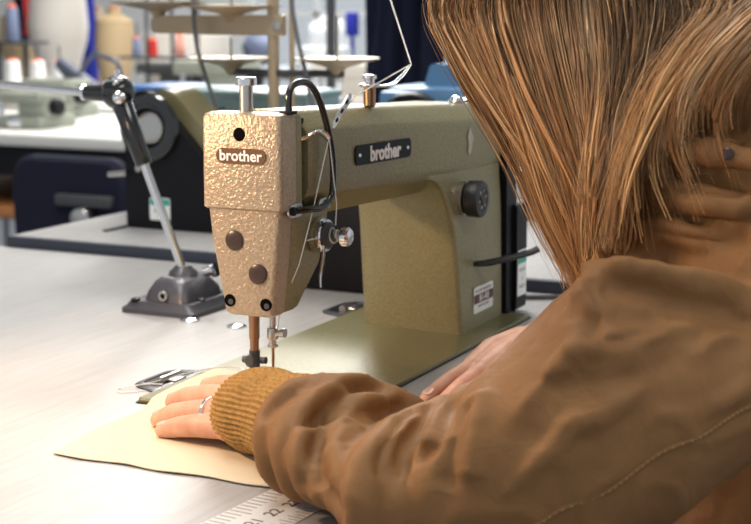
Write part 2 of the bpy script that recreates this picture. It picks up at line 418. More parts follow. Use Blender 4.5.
# black name badge on the arm
p0 = atx(0, 0, 100)
def af(x): return 50-(x-70)*.0425     # front face y of the arm at x
ux = Vector((1, -.0425, -.008)).normalized(); c = Vector((202, af(202)-.2, 199.5))
badge2 = part(sm, 'name_badge', plate(B(), c+Vector((0, -1.0, 0)), ux, Z_, fillet(rect(106, 17.5), 6), -1.2), 'black', label='black rounded badge on the arm')
text(badge2, 'brother', c+Vector((2, -1.1, -.8)), ux, Z_, 18.5, 'white', .4, sx=1.0, bold=.035)
for s in (-1, 1):
    part(badge2, 'rivet', lathe(B(), c+ux*46*s+Vector((0, -1, 0)), -Y_, [(0, 2), (.6, 1.8), (.8, .8)], 12), 'chrome')
# paint chip
b = B(); c = Vector((382, 33.9, 194)); pts = []
for k in range(26):
    a = 2*pi*k/26; pts.append((5.2*cos(a)*(1+.35*sin(3*a+1)+.15*sin(7*a)), 13*sin(a)*(1+.12*sin(5*a))))
plate(b, c, ux, Z_, pts, -.2); part(arm, 'chipped_paint', b, mat('chipped_primer', (.62, .62, .55), .8, var=(.40, .39, .29), vscale=400), False, label='pale chipped patch')
# stitch dial
c = Vector((365, 33, 139))
b = B(); lathe(b, c, -Y_, [(-4, 17), (3, 17), (4.5, 14), (6, 13.5)], 30); col_ = part(sm, 'dial_collar', b, 'steel', label='worn steel collar')
b = B(); prof = [(5, 14), (6, 18), (18, 18.5), (20, 17.5), (20.6, 12), (19.8, 11), (19.8, 6), (21.5, 5), (21.5, 0)]
lathe(b, c, -Y_, prof, 40)
dial = part(sm, 'stitch_dial', b, 'plastic', label='brown-black numbered stitch dial')
b = B()
for k in range(12):
    a = 2*pi*k/12; q = c+Vector((cos(a)*14.6, -20.1, sin(a)*14.6)); plate(b, q, X_*cos(a)+Z_*sin(a), Vector((-sin(a), 0, cos(a))), rect(3.2, 1.1), -.5)
part(dial, 'dial_marks', b, 'white', False)
for k in range(6):
    a = 2*pi*k/6+.2; text(dial, str(k), c+Vector((cos(a)*8.6, -20, sin(a)*8.6)), X_, Z_, 4, 'white', .3, name='numeral')
# model plate sticker on the pillar
c = Vector((405, 27.4, 32))
st = part(sm, 'rating_plate', plate(B(), c, X_, Z_, fillet(rect(52, 27), 2.5), .5), 'white', label='white and brown rating plate')
part(st, 'printed_band', plate(B(), c+Vector((0, -.1, 1)), X_, Z_, rect(51, 9.5), .6), 'brownprint', False)
text(st, 'BROTHER INDUSTRIES', c+Vector((0, -.5, 9)), X_, Z_, 4.2, 'greyprint', .15)
text(st, 'B1-A8', c+Vector((1, -.75, 1)), X_, Z_, 10, 'white', .15, bold=.02)
text(st, 'NAGOYA JAPAN', c+Vector((0, -.5, -7)), X_, Z_, 3.8, 'greyprint', .15)
# reverse lever
b = B(); tube(b, [(384, 34, 70), (386, 26, 70), (392, 16, 71), (402, 0, 75), (414, -18, 80), (420, -26, 84)], [3, 5, 6, 5.5, 5.5, 6], 12, smooth=4, flat=.6)
b2 = b
part(sm, 'reverse_lever', b, 'plastic', label='black bent reverse lever')
# top bolts and guides
b = B(); lathe(b, (48, 95, 243), Z_, [(0, 5.6), (22, 5.6)], 24); bolt = part(sm, 'pressure_screw', b, 'steel', label='knurled presser adjusting screw')
b = B(); n = 28; rings = []
for t_, r_ in [(21.5, 8), (22.5, 9), (27.5, 9), (28.5, 8.2)]: rings.append([(48+cos(2*pi*k/n)*r_, 95+sin(2*pi*k/n)*r_, 243+t_) for k in range(n)])
loft(b, rings); part(bolt, 'screw_cap', b, 'chrome')
c = Vector((210, 62, 238)); b = B()
lathe(b, c, Z_, [(0, 4), (2, 5.6), (17, 5.6), (19, 4)], 20); post = part(sm, 'thread_post', b, 'copper', label='thread guide post')
b = B(); lathe(b, c+Z_*18, Z_, [(0, 9), (2, 10), (3.5, 8), (4, 4.5), (7, 4.5), (8, 6.5), (11, 6), (11.5, 4)], 20); part(post, 'knurled_nut', b, 'chrome')
b = B(); tube(b, [c+Vector((0, -2, 19)), c+Vector((10, -16, 20)), c+Vector((18, -24, 28)), c+Vector((26, -29, 38))], [2, 5, 4.5, 2], 8, smooth=4, flat=.3); part(post, 'guide_leaf', b, 'silver')
c = Vector((408, 60, 229)); b = B(); lathe(b, c, Z_, [(0, 8), (3, 8.5), (6, 6), (8, 5), (9, 2)], 20); part(sm, 'cap_screw', b, 'chrome')
# three-hole pretension strip
b = B(); d = Vector((18, -10, 30)).normalized(); s0 = Vector((117, 45.5, 236)); pc = s0+d*6
u = d; v = Vector((1, .2, -.55)); v = (v-u*v.dot(u)).normalized()
outer = stadium(34, 9, 6)
plate(b, pc, u, v, outer, 1); strip = part(sm, 'thread_guide_strip', b, 'silver', label='slanted three-hole thread guide')
for k in (-1, 0, 1):
    n_ = u.cross(v); b = B(); lathe(b, pc+u*9*k-n_*.3, n_, [(0, 2.2), (1.7, 2.2)], 14); part(strip, 'guide_hole', b, 'black')
# take-up guard: black bow
gp = [(40, 51, 245), (42, 51, 262), (55, 49, 268), (70, 46, 264), (82, 43, 246), (92, 40, 215), (92, 38, 190), (86, 37, 172), (72, 38, 165), (56, 41, 165), (44, 47, 165)]
b = B(); tube(b, gp, 2.9, 12, smooth=6); g = part(sm, 'take_up_guard', b, 'gloss', label='glossy black wire guard')
b = B(); plate(b, (44, 49, 165), X_, Z_, stadium(24, 11, 8), 1.8); part(g, 'guard_foot', b, 'steel')
b = B(); lathe(b, (38, 47, 165), -Y_, [(0, 3.6), (2, 3.6), (2.6, 2)], 16); part(g, 'screw', b, 'black')
b = B(); plate(b, (95, 49, 165), X_, Z_, stadium(22, 9, 8), 1.6); part(g, 'guard_foot', b, 'steel')
b = B(); lathe(b, (97, 47, 165), -Y_, [(0, 3), (1.5, 3), (2, 1.5)], 16); part(g, 'screw', b, 'black')
b = B(); box(b, (36, 46, 243), (46, 58, 246), 1); part(g, 'guard_clip', b, 'black')
# take-up lever
b = B(); tube(b, [(62, 60, 219), (63, 50, 222), (66, 42, 226), (72, 40, 227), (78, 38, 224), (81, 37, 221)], [4, 4, 3.4, 3, 3.2, 2.6], 10, smooth=4, flat=.6)
part(sm, 'take_up_lever', b, 'silver', label='silver thread take-up lever')
# tension assembly
c = Vector((88, 52, 139)); b = B()
lathe(b, c, -Y_, [(0, 15), (3, 15), (4, 13), (5, 9), (6, 9)], 36); ta = part(sm, 'thread_tension', b, 'olive', label='round thread tension unit')
b = B(); lathe(b, c, -Y_, [(5, 13.5), (6.2, 14), (7, 12), (7.6, 11.2), (8.2, 12), (9, 14), (10.2, 13.4)], 36); part(ta, 'tension_disc', b, 'chrome')
b = B(); lathe(b, c, -Y_, [(10, 11), (12, 11.5), (13, 9), (14, 9)], 30); part(ta, 'tension_disc', b, 'dgrey')
b = B(); pts = [c+Vector((cos(a)*7.2*(1-.02*k), -13-k*.42, sin(a)*7.2*(1-.02*k))) for k, a in enumerate([i*pi/6 for i in range(26)])]
tube(b, pts, .8, 6); part(ta, 'tension_spring', b, 'steel')
b = B(); lathe(b, c, -Y_, [(12, 3), (23, 3), (23.3, 6), (25, 8), (30, 8), (31.5, 6.6), (32, 3)], 22); part(ta, 'tension_nut', b, 'chrome')
b = B(); tube(b, [c+Vector((-22, -1, -2)), c+Vector((-10, -5, -1)), c+Vector((-6, -9, -3)), c+Vector((-7, -10, -16)), c+Vector((-12, -10, -32)), c+Vector((-14, -11, -42))], [2.6, 3, 3.2, 3, 2.6, 1.6], 10, smooth=4, flat=.5)
part(ta, 'check_lever', b, 'silver', label='bent silver lever')
# needle bar and presser bar
b = B(); cyl(b, (61, 80, 50), (61, 80, 80), 2.7); nb = part(sm, 'needle_bar', b, 'steel')
b = B(); cyl(b, (61, 80, 52), (61, 80, 62), 4.8, bev=1); cyl(b, (61, 80, 56), (61, 70, 58), 3); lathe(b, (61, 71, 58), -Y_, [(0, 4), (3, 4)], 12); cyl(b, (61, 80, 45), (61, 80, 48), 4.5, bev=1); cyl(b, (61, 80, 45), (61, 80, 53), 3)
part(nb, 'needle_clamp', b, 'steel')
b = B(); cyl(b, (61, 80, 6), (61, 80, 46), 1.0, 10, r2=1.3); part(nb, 'needle', b, 'copper', label='fine needle')
b = B(); cyl(b, (56, 95, 66), (56, 95, 80), 4.7); cyl(b, (56, 95, 52), (56, 95, 68), 4.5); cyl(b, (56, 95, 40), (56, 95, 54), 3.8); pb = part(sm, 'presser_bar', b, 'copper', label='coppery presser bar')
b = B(); cyl(b, (56, 95, 24), (56, 95, 42), 4.6); cyl(b, (56, 106, 33), (56, 84, 34), 3); lathe(b, (53, 95, 34), -X_, [(0, 5.5), (5, 5.5), (6.5, 4)], 14)
f_ = part(pb, 'presser_foot', b, 'dgrey')
b = B()
for s in (-1, 1): box(b, (46, 86+s*5-3, 5.5), (80, 86+s*5+3, 8), .8)
box(b, (50, 84, 7), (62, 98, 26), 2); part(f_, 'foot_sole', b, 'chrome')
# plates on bed, throat plate
b = B(); plate(b, (66, 84, 3.8), X_, Y_, rect(42, 62, 5), .6); part(sm, 'throat_plate', b, 'steel')
for x, y in ((52, 60), (52, 108), (82, 60)): part(bed, 'bed_screw', lathe(B(), (x, y, 4.3), Z_, [(0, 3), (.4, 2.8)], 14), 'dgrey')
# reverse side knee shaft seen left of head
b = B(); lathe(b, (70, 116, 100), Y_, [(0, 3), (7, 3), (7, 8), (12, 8), (13, 6)], 16); box(b, (56, 112, 84), (74, 117, 118), 1); part(sm, 'presser_lifter', b, 'plastic')
# belt guard at right end
def yz(u, v, t): return (t, u, v)
b = B(); pl = fillet([(24, -2), (150, -2), (150, 150), (120, 222), (48, 222), (26, 204)], [3, 3, 12, 22, 22, 10])
prism(b, pl, yz, 463.5, 492); pg = [(20, 4), (60, 4), (60, 118), (20, 118)]
prism(b, fillet(pg, 4), yz, 482, 512)
bg_ = part(sm, 'belt_guard', b, 'black', label='black belt guard')
b = B(); plate(b, (497, 19.6, 44), X_, Z_, fillet(rect(26, 50), 2), .4); stk = part(bg_, 'inspection_sticker', b, 'white', label='white and green sticker')
part(stk, 'printed_band', plate(B(), (497, 19.3, 61), X_, Z_, rect(25, 13), .3), 'green', False)
text(stk, 'SAFETY TEST', (497, 18.9, 61), X_, Z_, 3.4, 'white', .1)
for z, s in ((47, 'LP-N-W'), (38, '. 2 .'), (29, 'PASSED')): text(stk, s, (497, 19.1, z), X_, Z_, 5.2, 'greyprint', .1)
# handwheel
b = B(); lathe(b, (500, 86, 172), X_, [(0, 48), (3, 56), (12, 58), (16, 56), (18, 50), (16, 42), (8, 38), (8, 16), (20, 14), (26, 12)], 44)
hw = part(sm, 'handwheel', b, 'gloss', label='black handwheel')
b = B(); lathe(b, (490, 86, 172), X_, [(0, 34), (8, 34), (9, 30)], 40); part(hw, 'wheel_hub', b, 'steel')

# hinges set in the bench top behind the bed
def hinge(cx, cy, label):
    t = thing('bed_hinge', label, 'hinge', (cx, cy, 0), 'bed hinges')
    ol = fillet([(-44, -17), (44, -17), (30, 15), (-30, 15)], [7, 7, 10, 10])
    b = B(); loft(b, [[(cx+q[0]*s, cy+q[1]*s, z) for q in ol] for s, z in ((1, .1), (1, 1.4), (.95, 1.8), (.72, 1.8), (.70, .8))]); part(t, 'hinge_plate', b, 'grey_cast')
    b = B(); loft(b, [[(cx+q[0]*.69, cy+q[1]*.62, z) for q in ol] for z in (.8, 1.0)]); part(t, 'recess', b, 'black')
    b = B(); tube(b, [(cx-14, cy-4, 2.4), (cx+16, cy-4, 2.4)], 4, 12); box(b, (cx-8, cy-16, 1.2), (cx+10, cy-2, 3.4), 1); part(t, 'hinge_knuckle', b, 'steel')
hinge(76, 199, 'hinge set into the bench nearest the hand and needle')
hinge(430, 200, 'hinge set into the bench behind the machine pillar')

# chrome domes on the bench
for (x, y), lb in (((302, 318), 'chrome dome screw on bench in front of lamp foot'), ((297, 258), 'chrome dome screw on bench just left of the presser bar')):
    b = B(); lathe(b, (x, y, .1), Z_, [(0, 10.5), (1.2, 10.5), (2.6, 8), (3.4, 5), (3.7, .1)], 28); solo('chrome_screw', b, 'chrome', lb, 'screw', (x, y, 0), 'chrome dome screws')

# black fabric case behind the machine
b = B(); box(b, (512, 150, .5), (575, 330, 150), 8); t = thing('black_box', 'black box on the bench seen through the machine arm opening', 'box', (543, 240, 0))
part(t, 'box_body', b, 'black'); b = B(); box(b, (508, 146, 132), (579, 334, 156), 6); part(t, 'lid', b, 'black')

# ================================================================== WORK LAMP
lp = thing('work_lamp', 'jointed work lamp with grey cast foot standing on the near bench', 'lamp', (360, 370, 0))
b = B()
def lr(x0, x1, y0, y1, z, r): return [(x, y, z) for x, y in fillet([(x0, y0), (x1, y0), (x1, y1), (x0, y1)], r)]
loft(b, [lr(308, 412, 318, 412, .2, 8), lr(308, 412, 318, 412, 5, 8), lr(312, 408, 322, 408, 8, 8), lr(314, 408, 326, 404, 13, 8)])
loft(b, [lr(318, 400, 332, 392, 6, 10), lr(322, 396, 336, 388, 22, 10), lr(330, 392, 345, 384, 32, 10), lr(338, 388, 352, 381, 36, 8)])
foot = part(lp, 'foot', b, 'grey_cast', label='grey cast foot')
for x, y in ((318, 392), (318, 336)): pass
for q in ((316, 396, 12), (345, 331, 12)): part(foot, 'bolt', lathe(B(), q, Z_, [(0, 5), (3, 5), (4, 3)], 14), 'black')
b = B(); lathe(b, (319.5, 362, 20), -X_, [(0, 5.5), (2.2, 5.5), (2.2, 3), (0, 2.5)], 18); part(foot, 'socket', b, 'steel')
b = B(); lathe(b, (365, 366, 34), Z_, [(0, 17), (6, 15), (9, 11), (12, 9)], 24); part(foot, 'swivel', b, 'grey_cast')
b = B(); lathe(b, (376, 345, 38), Vector((0, -1, .3)), [(0, 5), (10, 5), (11, 8), (15, 8), (16, 5)], 16); part(foot, 'wing_knob', b, 'chrome')
A0 = Vector((365, 366, 40)); A1 = Vector((365, 444, 228)); dA = (A1-A0).normalized()
b = B(); cyl(b, A0, A0+dA*135, 4.8); part(lp, 'lower_pole', b, 'chrome')
b = B(); cyl(b, A0+dA*124, A1, 9.5, r2=11.5, bev=1.5); lathe(b, A0+dA*124, dA, [(0, 6), (5, 8)], 20); part(lp, 'pole_sleeve', b, 'gloss')
b = B(); ell(b, A1+dA*6, (19, 19, 19)); jt = part(lp, 'ball_joint', b, 'gloss')
b = B(); lathe(b, A1+Vector((-6, -2, 18)), Z_, [(0, 7), (4, 7), (5, 3.5), (12, 3.2), (13, 2)], 16); tube(b, [A1+Vector((-12, -8, 16)), A1+Vector((-12, 10, 18)), A1+Vector((-8, 14, 6))], 2, 8, smooth=5); lathe(b, A1+Vector((-12, -8, 0)), Vector((-1, -.6, .2)), [(0, 7), (6, 7), (8, 4)], 16); part(jt, 'joint_nut', b, 'chrome')
L0 = A1+Vector((0, 4, 4)); L1 = LAMP+Vector((20, 12, 32)); L1 = Vector((150, 652, 262)); dL = (L1-L0).normalized()
L0b = Vector((365, 491, 232))
dL = (Vector((365, 609, 238))-L0b).normalized()
b = B(); cyl(b, L0, L0b, 10, r2=8.5, bev=1.5); part(lp, 'arm_sleeve', b, 'gloss')
b = B(); lathe(b, L0b-dL*3, dL, [(0, 8.5), (4, 9.5), (8, 6)], 20); E1 = L0b+dL*190
cyl(b, L0b, E1, 4.8); part(lp, 'upper_pole', b, 'chrome')
b = B(); ell(b, E1, (14, 14, 14)); cyl(b, E1, LAMP+Vector((0, 0, 60)), 4.8); part(lp, 'head_pole', b, 'chrome')
dn = (Vector((0, 60, 60))-LAMP).normalized()
b = B(); lathe(b, LAMP-dn*20, dn, [(-45, 12), (-40, 18), (0, 22), (10, 34), (60, 72), (60, 70), (10, 32), (0, 8)], 36, close=False); part(lp, 'lamp_shade', b, 'gloss')
b = B(); ell(b, LAMP+dn*14, (17, 17, 17)); part(lp, 'bulb', b, 'bulb')
sp = bpy.data.lights.new('work_lamp_light', 'SPOT'); sp.energy = 10.5; sp.color = (1, .66, .41); sp.spot_size = R(118); sp.spot_blend = .6; sp.shadow_soft_size = .028
so = bpy.data.objects.new('work_lamp_light', sp); COL.objects.link(so); so.location = W(LAMP+dn*42); so.rotation_euler = dn.to_track_quat('-Z', 'Y').to_euler()

# ================================================================== CLOTH, RULER, THREADS
b = B(); N = 40; ol = [(113, 172), (-153, 149), (-150, 60), (-152, -46), (40, -40), (75, 60)]
import itertools
gx = []
c00, c10, c11, c01 = Vector((-153, 149, 0)), Vector((113, 172, 0)), Vector((60, -50, 0)), Vector((-152, -46, 0))
def clothp(i, j, top):
    s = i/N; t_ = j/N; p = c00*(1-s)*(1-t_)+c10*s*(1-t_)+c11*s*t_+c01*(1-s)*t_
    onbed = max(0, min(1, (p.x+14)/14)) if p.y < 182 else 0
    z = 1.4+4.6*onbed+1.0*noise.noise(Vector((p.x*.02, p.y*.02, 3)))+1.2*max(0, noise.noise(Vector((p.x*.006, p.y*.03, 9))))
    e = min(i, j, N-i, N-j)
    return Vector((p.x+1.5*sin(p.y*.09), p.y+1.8*sin(p.x*.05), max(z, .5)+(1.3 if top else 0)*(1 if e else .3)))
g1 = [[b.verts.new(clothp(i, j, 1)) for j in range(N+1)] for i in range(N+1)]; g0 = [[b.verts.new(clothp(i, j, 0)-Vector((0, 0, .3))) for j in range(N+1)] for i in range(N+1)]
for i in range(N):
    for j in range(N):
        b.faces.new((g1[i][j], g1[i+1][j], g1[i+1][j+1], g1[i][j+1])); b.faces.new((g0[i][j], g0[i][j+1], g0[i+1][j+1], g0[i+1][j]))
for k in range(N):
    for (A, C, D, E_) in ((g1[k][0], g1[k+1][0], g0[k+1][0], g0[k][0]), (g1[k][N], g1[k+1][N], g0[k+1][N], g0[k][N]), (g1[0][k], g1[0][k+1], g0[0][k+1], g0[0][k]), (g1[N][k], g1[N][k+1], g0[N][k+1], g0[N][k])):
        b.faces.new((A, C, D, E_))
solo('cotton_cloth', b, 'fabric', 'cream cotton cloth lying under the ringed hand', 'fabric', (-20, 60, 0))
# ruler printed on the bench edge
rl = thing('bench_ruler', 'white printed measuring ruler along the bench by the sleeve', 'ruler', (-195, -60, 0))
rd = Vector((1, -.08, 0)).normalized(); rv = Z_.cross(rd)
rc = Vector((-205, -62, .1))
part(rl, 'ruler_strip', plate(B(), rc, rd, rv, rect(330, 52), .35), mat('ruler_white', (.62, .62, .61), .5), False)
b = B(); b2 = B()
for k in range(-26, 27):
    x = k*6; L = 13 if k % 5 else 17
    plate(b, rc+rd*x+rv*(25-L/2)+Z_*.36, rd, rv, rect(1.0, L), .12)
    L = 7 if k % 2 else 11; plate(b2, rc+rd*x*.8+rv*(-25+L/2)+Z_*.36, rd, rv, rect(.8, L), .12)
for q in (b, b2): part(rl, 'tick_marks', q, 'greyprint', False)
for k, s in enumerate(['18', '19', '20', '21', '22', '23', '24', '25']):
    text(rl, s, rc+rd*(-78+k*22)+rv*(-3)+Z_*.4, rd, rv, 13, 'brownprint', .12, name='numeral', sx=1.1, bold=.01)
for pts, lb in (([(36, 205, 3), (60, 196, 3), (100, 178, 6), (118, 150, 8), (90, 120, 9), (66, 84, 8)], 'white thread end trailing over the near hinge to the needle'),
                ([(33, 190, 1), (20, 205, 1), (28, 216, 1), (45, 200, 3), (52, 186, 3)], 'loose white thread curl beside the near hinge')):
    b = B(); tube(b, pts, .5, 6, smooth=8); solo('sewing_thread', b, 'thread', lb, 'thread', pts[0], 'loose sewing threads')
# threads on the machine
runs = [([Vector((868, atx(340, -78, 868).y, 545)), (236, 33, 277)], 'white thread coming down from above to the guide leaf'),
        ([(236, 33, 276), (212, 56, 259), (134, 40, 252), (117, 44, 236)], 'white thread running between guide post and slanted three-hole guide'),
        ([(81, 36, 222), (64, 42, 165), (50, 48, 120), (58, 70, 80), (61, 78, 48)], 'white thread dropping from take-up lever past the face to the needle'),
        ([(81, 36, 222), (90, 34, 165), (88, 34, 148)], 'white thread from take-up lever to the tension discs')]
for pts, lb in runs:
    b = B(); tube(b, pts, .55, 6); solo('sewing_thread', b, 'thread', lb, 'thread', pts[-1], 'threads of the machine')


# ================================================================== THREAD STAND AND SECOND MACHINE ON THE SECOND BENCH
ts = thing('thread_stand', 'tan metal thread stand with dished spool plates behind the near machine', 'thread stand', (900, 553, 15))
px = 900
b = B(); cyl(b, (px, 553, 15), (px, 553, 560), 8.5, 20); lathe(b, (px, 553, 15), Z_, [(0, 30), (4, 30), (6, 14), (16, 12)], 24); part(ts, 'pole', b, 'cream_metal')
b = B(); cyl(b, (px+10, 528, 15), (px+10, 528, 500), 4, 12); part(ts, 'thin_rod', b, 'cream_metal')
b = B(); pl = fillet([(-12, -15), (212, -13), (212, 13), (-12, 15)], [4, 12, 12, 4]); loft(b, [[(px-9+t, 545+q[0], 298+q[1]) for q in pl] for t in (0, 12)])
br = part(ts, 'bracket', b, 'cream_metal'); part(br, 'bolt', lathe(B(), (px-9, 541, 298), -X_, [(0, 7), (3, 7), (4, 4)], 16), 'steel')
part(ts, 'overhead_bar', box(B(), (864, 400, 546), (908, 700, 554), 2), 'cream_metal')
part(ts, 'crossbar', box(B(), (px-5, 440, 226), (px+5, 628, 236), 2), 'dgrey')
def dish(x, y, z, r, sp_=60):
    b = B(); lathe(b, (x, y, z), Z_, [(-24, 3), (-22, 7), (-16, 11), (-13, 14), (-10, 22), (0, r), (1.5, r), (-6, 20), (-6, 4)], 36, close=False); d = part(ts, 'spool_plate', b, 'cream_metal')
    part(d, 'spool_pin', cyl(B(), (x, y, z-30), (x, y, z+sp_), 2.2, 10), 'steel')
dish(px-3, 747, 330, 72, 50); dish(px-3, 620, 325, 74, 50); dish(px, 624, 250, 62, 30); dish(px, 450, 252, 60, 60)
for pts, lb in (([(868, atx(190, -60, 868).y, 544), atx(192, -20, 868), atx(196, 40, 868), atx(205, 75, 868), atx(219, 118, 868), (868, 600, 19)], 'grey cable hanging past the stand just left of the brass-headed screw'),
                ([(868, atx(289, -60, 868).y, 544), atx(291, -15, 868), atx(296, 30, 868), atx(305, 70, 868), atx(316, 120, 868), (868, 420, 19)], 'grey cable hanging right of the tan stand pole')):
    b = B(); tube(b, pts, 3.3, 8, smooth=6); solo('hanging_cable', b, 'cable', lb, 'cable', pts[0], 'hanging cables')

m2 = thing('sewing_machine', 'black-ended machine with open handwheel on the second bench, behind the lamp pole', 'sewing machine', (780, 600, 15))
# y,z outline of its black end plate
bl = [(716, 15), (707, 213), (690, 222), (640, 222), (555, 120), (520, 70), (520, 15)]
b = B(); prism(b, fillet([(712, 15), (712, 150), (705, 203), (672, 212), (575, 108), (540, 60), (530, 15)], [4, 20, 25, 25, 10, 10, 4]), yz, 753, 772); e = part(m2, 'end_plate', b, 'black', label='black slanted end plate')
b = B(); prism(b, fillet([(700, 15), (700, 196), (660, 212), (640, 206), (540, 100), (510, 55), (500, 15)], [4, 20, 14, 10, 10, 10, 4]), yz, 772, 840); part(m2, 'body', b, 'olive', label='olive casting')
b = B(); lathe(b, (745, 668, 158), X_, [(0, 28), (-2, 33), (0, 46), (6, 48), (10, 46), (12, 28)], 40, close=False); part(m2, 'handwheel', b, 'gloss')
b = B(); lathe(b, (753, 668, 158), -X_, [(0, 22), (4, 22), (5, 20), (3, 18), (3, .1)], 36); part(m2, 'wheel_hub', b, 'steel', label='pale polished hub')
for y, z in ((630, 150), (560, 60), (690, 100)): part(e, 'screw', lathe(B(), (753, y, z), -X_, [(0, 5), (2, 5), (3, 3)], 12), 'steel')
b = B(); plate(b, (752.6, 655, 44), -Y_, Z_, fillet(rect(34, 32), 3), .5); k = part(e, 'inspection_sticker', b, 'white', label='white and teal sticker')
part(k, 'printed_band', plate(B(), (752.1, 655, 54), -Y_, Z_, rect(32, 9), .4), 'green', False); text(k, 'PASSED', (752, 655, 41), -Y_, Z_, 6, 'bluethread', .1)
b = B(); cyl(b, (745, 705, 93), (745, 735, 90), 4); part(m2, 'lever', b, 'steel')
part(m2, 'foot_plate', box(B(), (700, 708, 15.5), (760, 716, 18)), 'dgrey')

tm = thing('teal_machine', 'long teal enamel machine body behind the black-ended machine', 'machine', (965, 640, 15))
b = B(); box(b, (940, 520, 15), (1050, 755, 202), 10); part(tm, 'body', b, 'teal'); b = B(); box(b, (938, 520, 189), (1052, 750, 199), 2); part(tm, 'rim', b, 'teal')
b = B(); box(b, (936, 748, 60), (1054, 845, 205), 12); part(tm, 'end_cap', b, 'blue', label='bright blue end cap')
b = B(); cyl(b, (942, 665, 170), (934, 665, 170), 5); cyl(b, (937, 665, 130), (937, 665, 170), 1.5); part(tm, 'latch', b, 'dgrey')

bm_ = thing('blue_machine', 'light blue machine with black wheel behind the arm, left of the hair', 'machine', (1250, 470, 15))
ya = atx(386, 90, 1180).y; yb = atx(482, 90, 1180).y; zt = atx(430, 87, 1180).z
b = B(); box(b, (1180, yb, 15), (1300, ya, zt), 10); box(b, (1150, ya-60, 120), (1200, ya, zt-6), 8); part(bm_, 'body', b, 'lblue')
yc = atx(443, 70, 1200).y; zu = atx(443, 64, 1200).z
b = B(); prism(b, fillet([(yc-34, zt-5), (yc+34, zt-5), (yc+22, zu), (yc-22, zu)], 8), yz, 1200, 1250); part(bm_, 'upright', b, 'lblue')
b = B(); lathe(b, (1150, atx(418, 90, 1150).y, zt-66), -X_, [(0, 56), (20, 62), (34, 58), (36, 46), (28, 40), (28, 14)], 40); part(bm_, 'handwheel', b, 'black')
# right-hand gap: small machine on second bench
gm = thing('small_machine', 'small grey machine seen between belt guard and hair', 'machine', (1080, 250, 15))
c = atx(528, 203, 1080)
b = B(); box(b, (1060, c.y-30, 15), (1130, c.y+40, 34), 5); box(b, (1080, c.y-10, 34), (1120, c.y+10, 62), 6); part(gm, 'body', b, 'grey_cast')
b = B(); cyl(b, (1066, c.y-26, 52), (1130, c.y+20, 56), 11); part(gm, 'motor', b, 'lblue')
b = B(); tube(b, [(560, 50, 3), (600, -25, 3), (606, -45, 3)], 2.6, 8); solo('metal_rod', b, 'dgrey', 'thin dark rod lying on the bench below the hair tips', 'rod', (590, 0, 0))

# ================================================================== WORKSHOP BEHIND
def furn_table(x0, x1, y0, y1, z, label, leg='dgrey', shelf=None):
    t = thing('work_table', label, 'table', ((x0+x1)/2, (y0+y1)/2, FZ))
    part(t, 'table_top', box(B(), (x0, y0, z-30), (x1, y1, z), 4), 'table_far')
    part(t, 'apron', box(B(), (x0+30, y0+20, z-110), (x1-30, y1-20, z-30)), 'black')
    for x in (x0+50, x1-50):
        for y in (y0+50, y1-50): part(t, 'leg', box(B(), (x-25, y-25, FZ), (x+25, y+25, z-100), 3), leg)
    if shelf: part(t, 'shelf', box(B(), (x0+20, y0+60, shelf-30), (x1-20, y1-60, shelf), 4), 'orange_wood', label='orange wooden shelf')
    return t
furn_table(2050, 2750, 1500, 3300, 0, 'pale work table behind the navy chair', shelf=-190)
furn_table(2900, 3380, 900, 2700, 0, 'pale work table under the thread racks')
furn_table(1700, 2300, 100, 1050, -10, 'pale work table behind the right end of the machine')
# chair
ch = thing('office_chair', 'navy upholstered office chair with its back to the near bench', 'chair', (1600, 1440, FZ))
cy = 1425
b = B(); pl = fillet([(-140, -265), (140, -265), (150, -40), (125, 10), (-125, 10), (-150, -40)], [40, 40, 60, 50, 50, 60])
loft(b, [[(1550+t, cy+q[0]*s, -115+(q[1]+115)*s) for q in pl] for s, t in ((.93, 0), (1, 10), (1, 35), (.93, 45))]); part(ch, 'backrest', b, 'chairfab')
q = atx(86, 201, 1540); cyb = q.y+10; zb = q.z; b = B(); box(b, (1530, cyb-75, zb-12), (1550, cyb+65, zb+12), 4); cyl(b, (1545, cyb-10, zb-20), (1545, cyb-10, -420), 15); bk = part(ch, 'back_bracket', b, 'dgrey'); b = B(); cyl(b, (1550, cyb-10, zb-36), (1512, cyb-10, zb-36), 24, bev=5); part(bk, 'adjuster_knob', b, 'steel')
b = B(); box(b, (1570, cy-230, -330), (1990, cy+230, -260), 30); part(ch, 'seat', b, 'chairfab')
b = B(); cyl(b, (1780, cy, FZ+70), (1780, cy, -330), 25)
for k in range(5): a = 2*pi*k/5; cyl(b, (1780, cy, FZ+80), (1780+280*cos(a), cy+280*sin(a), FZ+60), 22, r2=15)
part(ch, 'base', b, 'dgrey')
for k in range(5):
    a = 2*pi*k/5; part(ch, 'castor', lathe(B(), (1780+280*cos(a)-10, cy+280*sin(a), FZ+28), X_, [(0, 28), (20, 28)], 20), 'black')
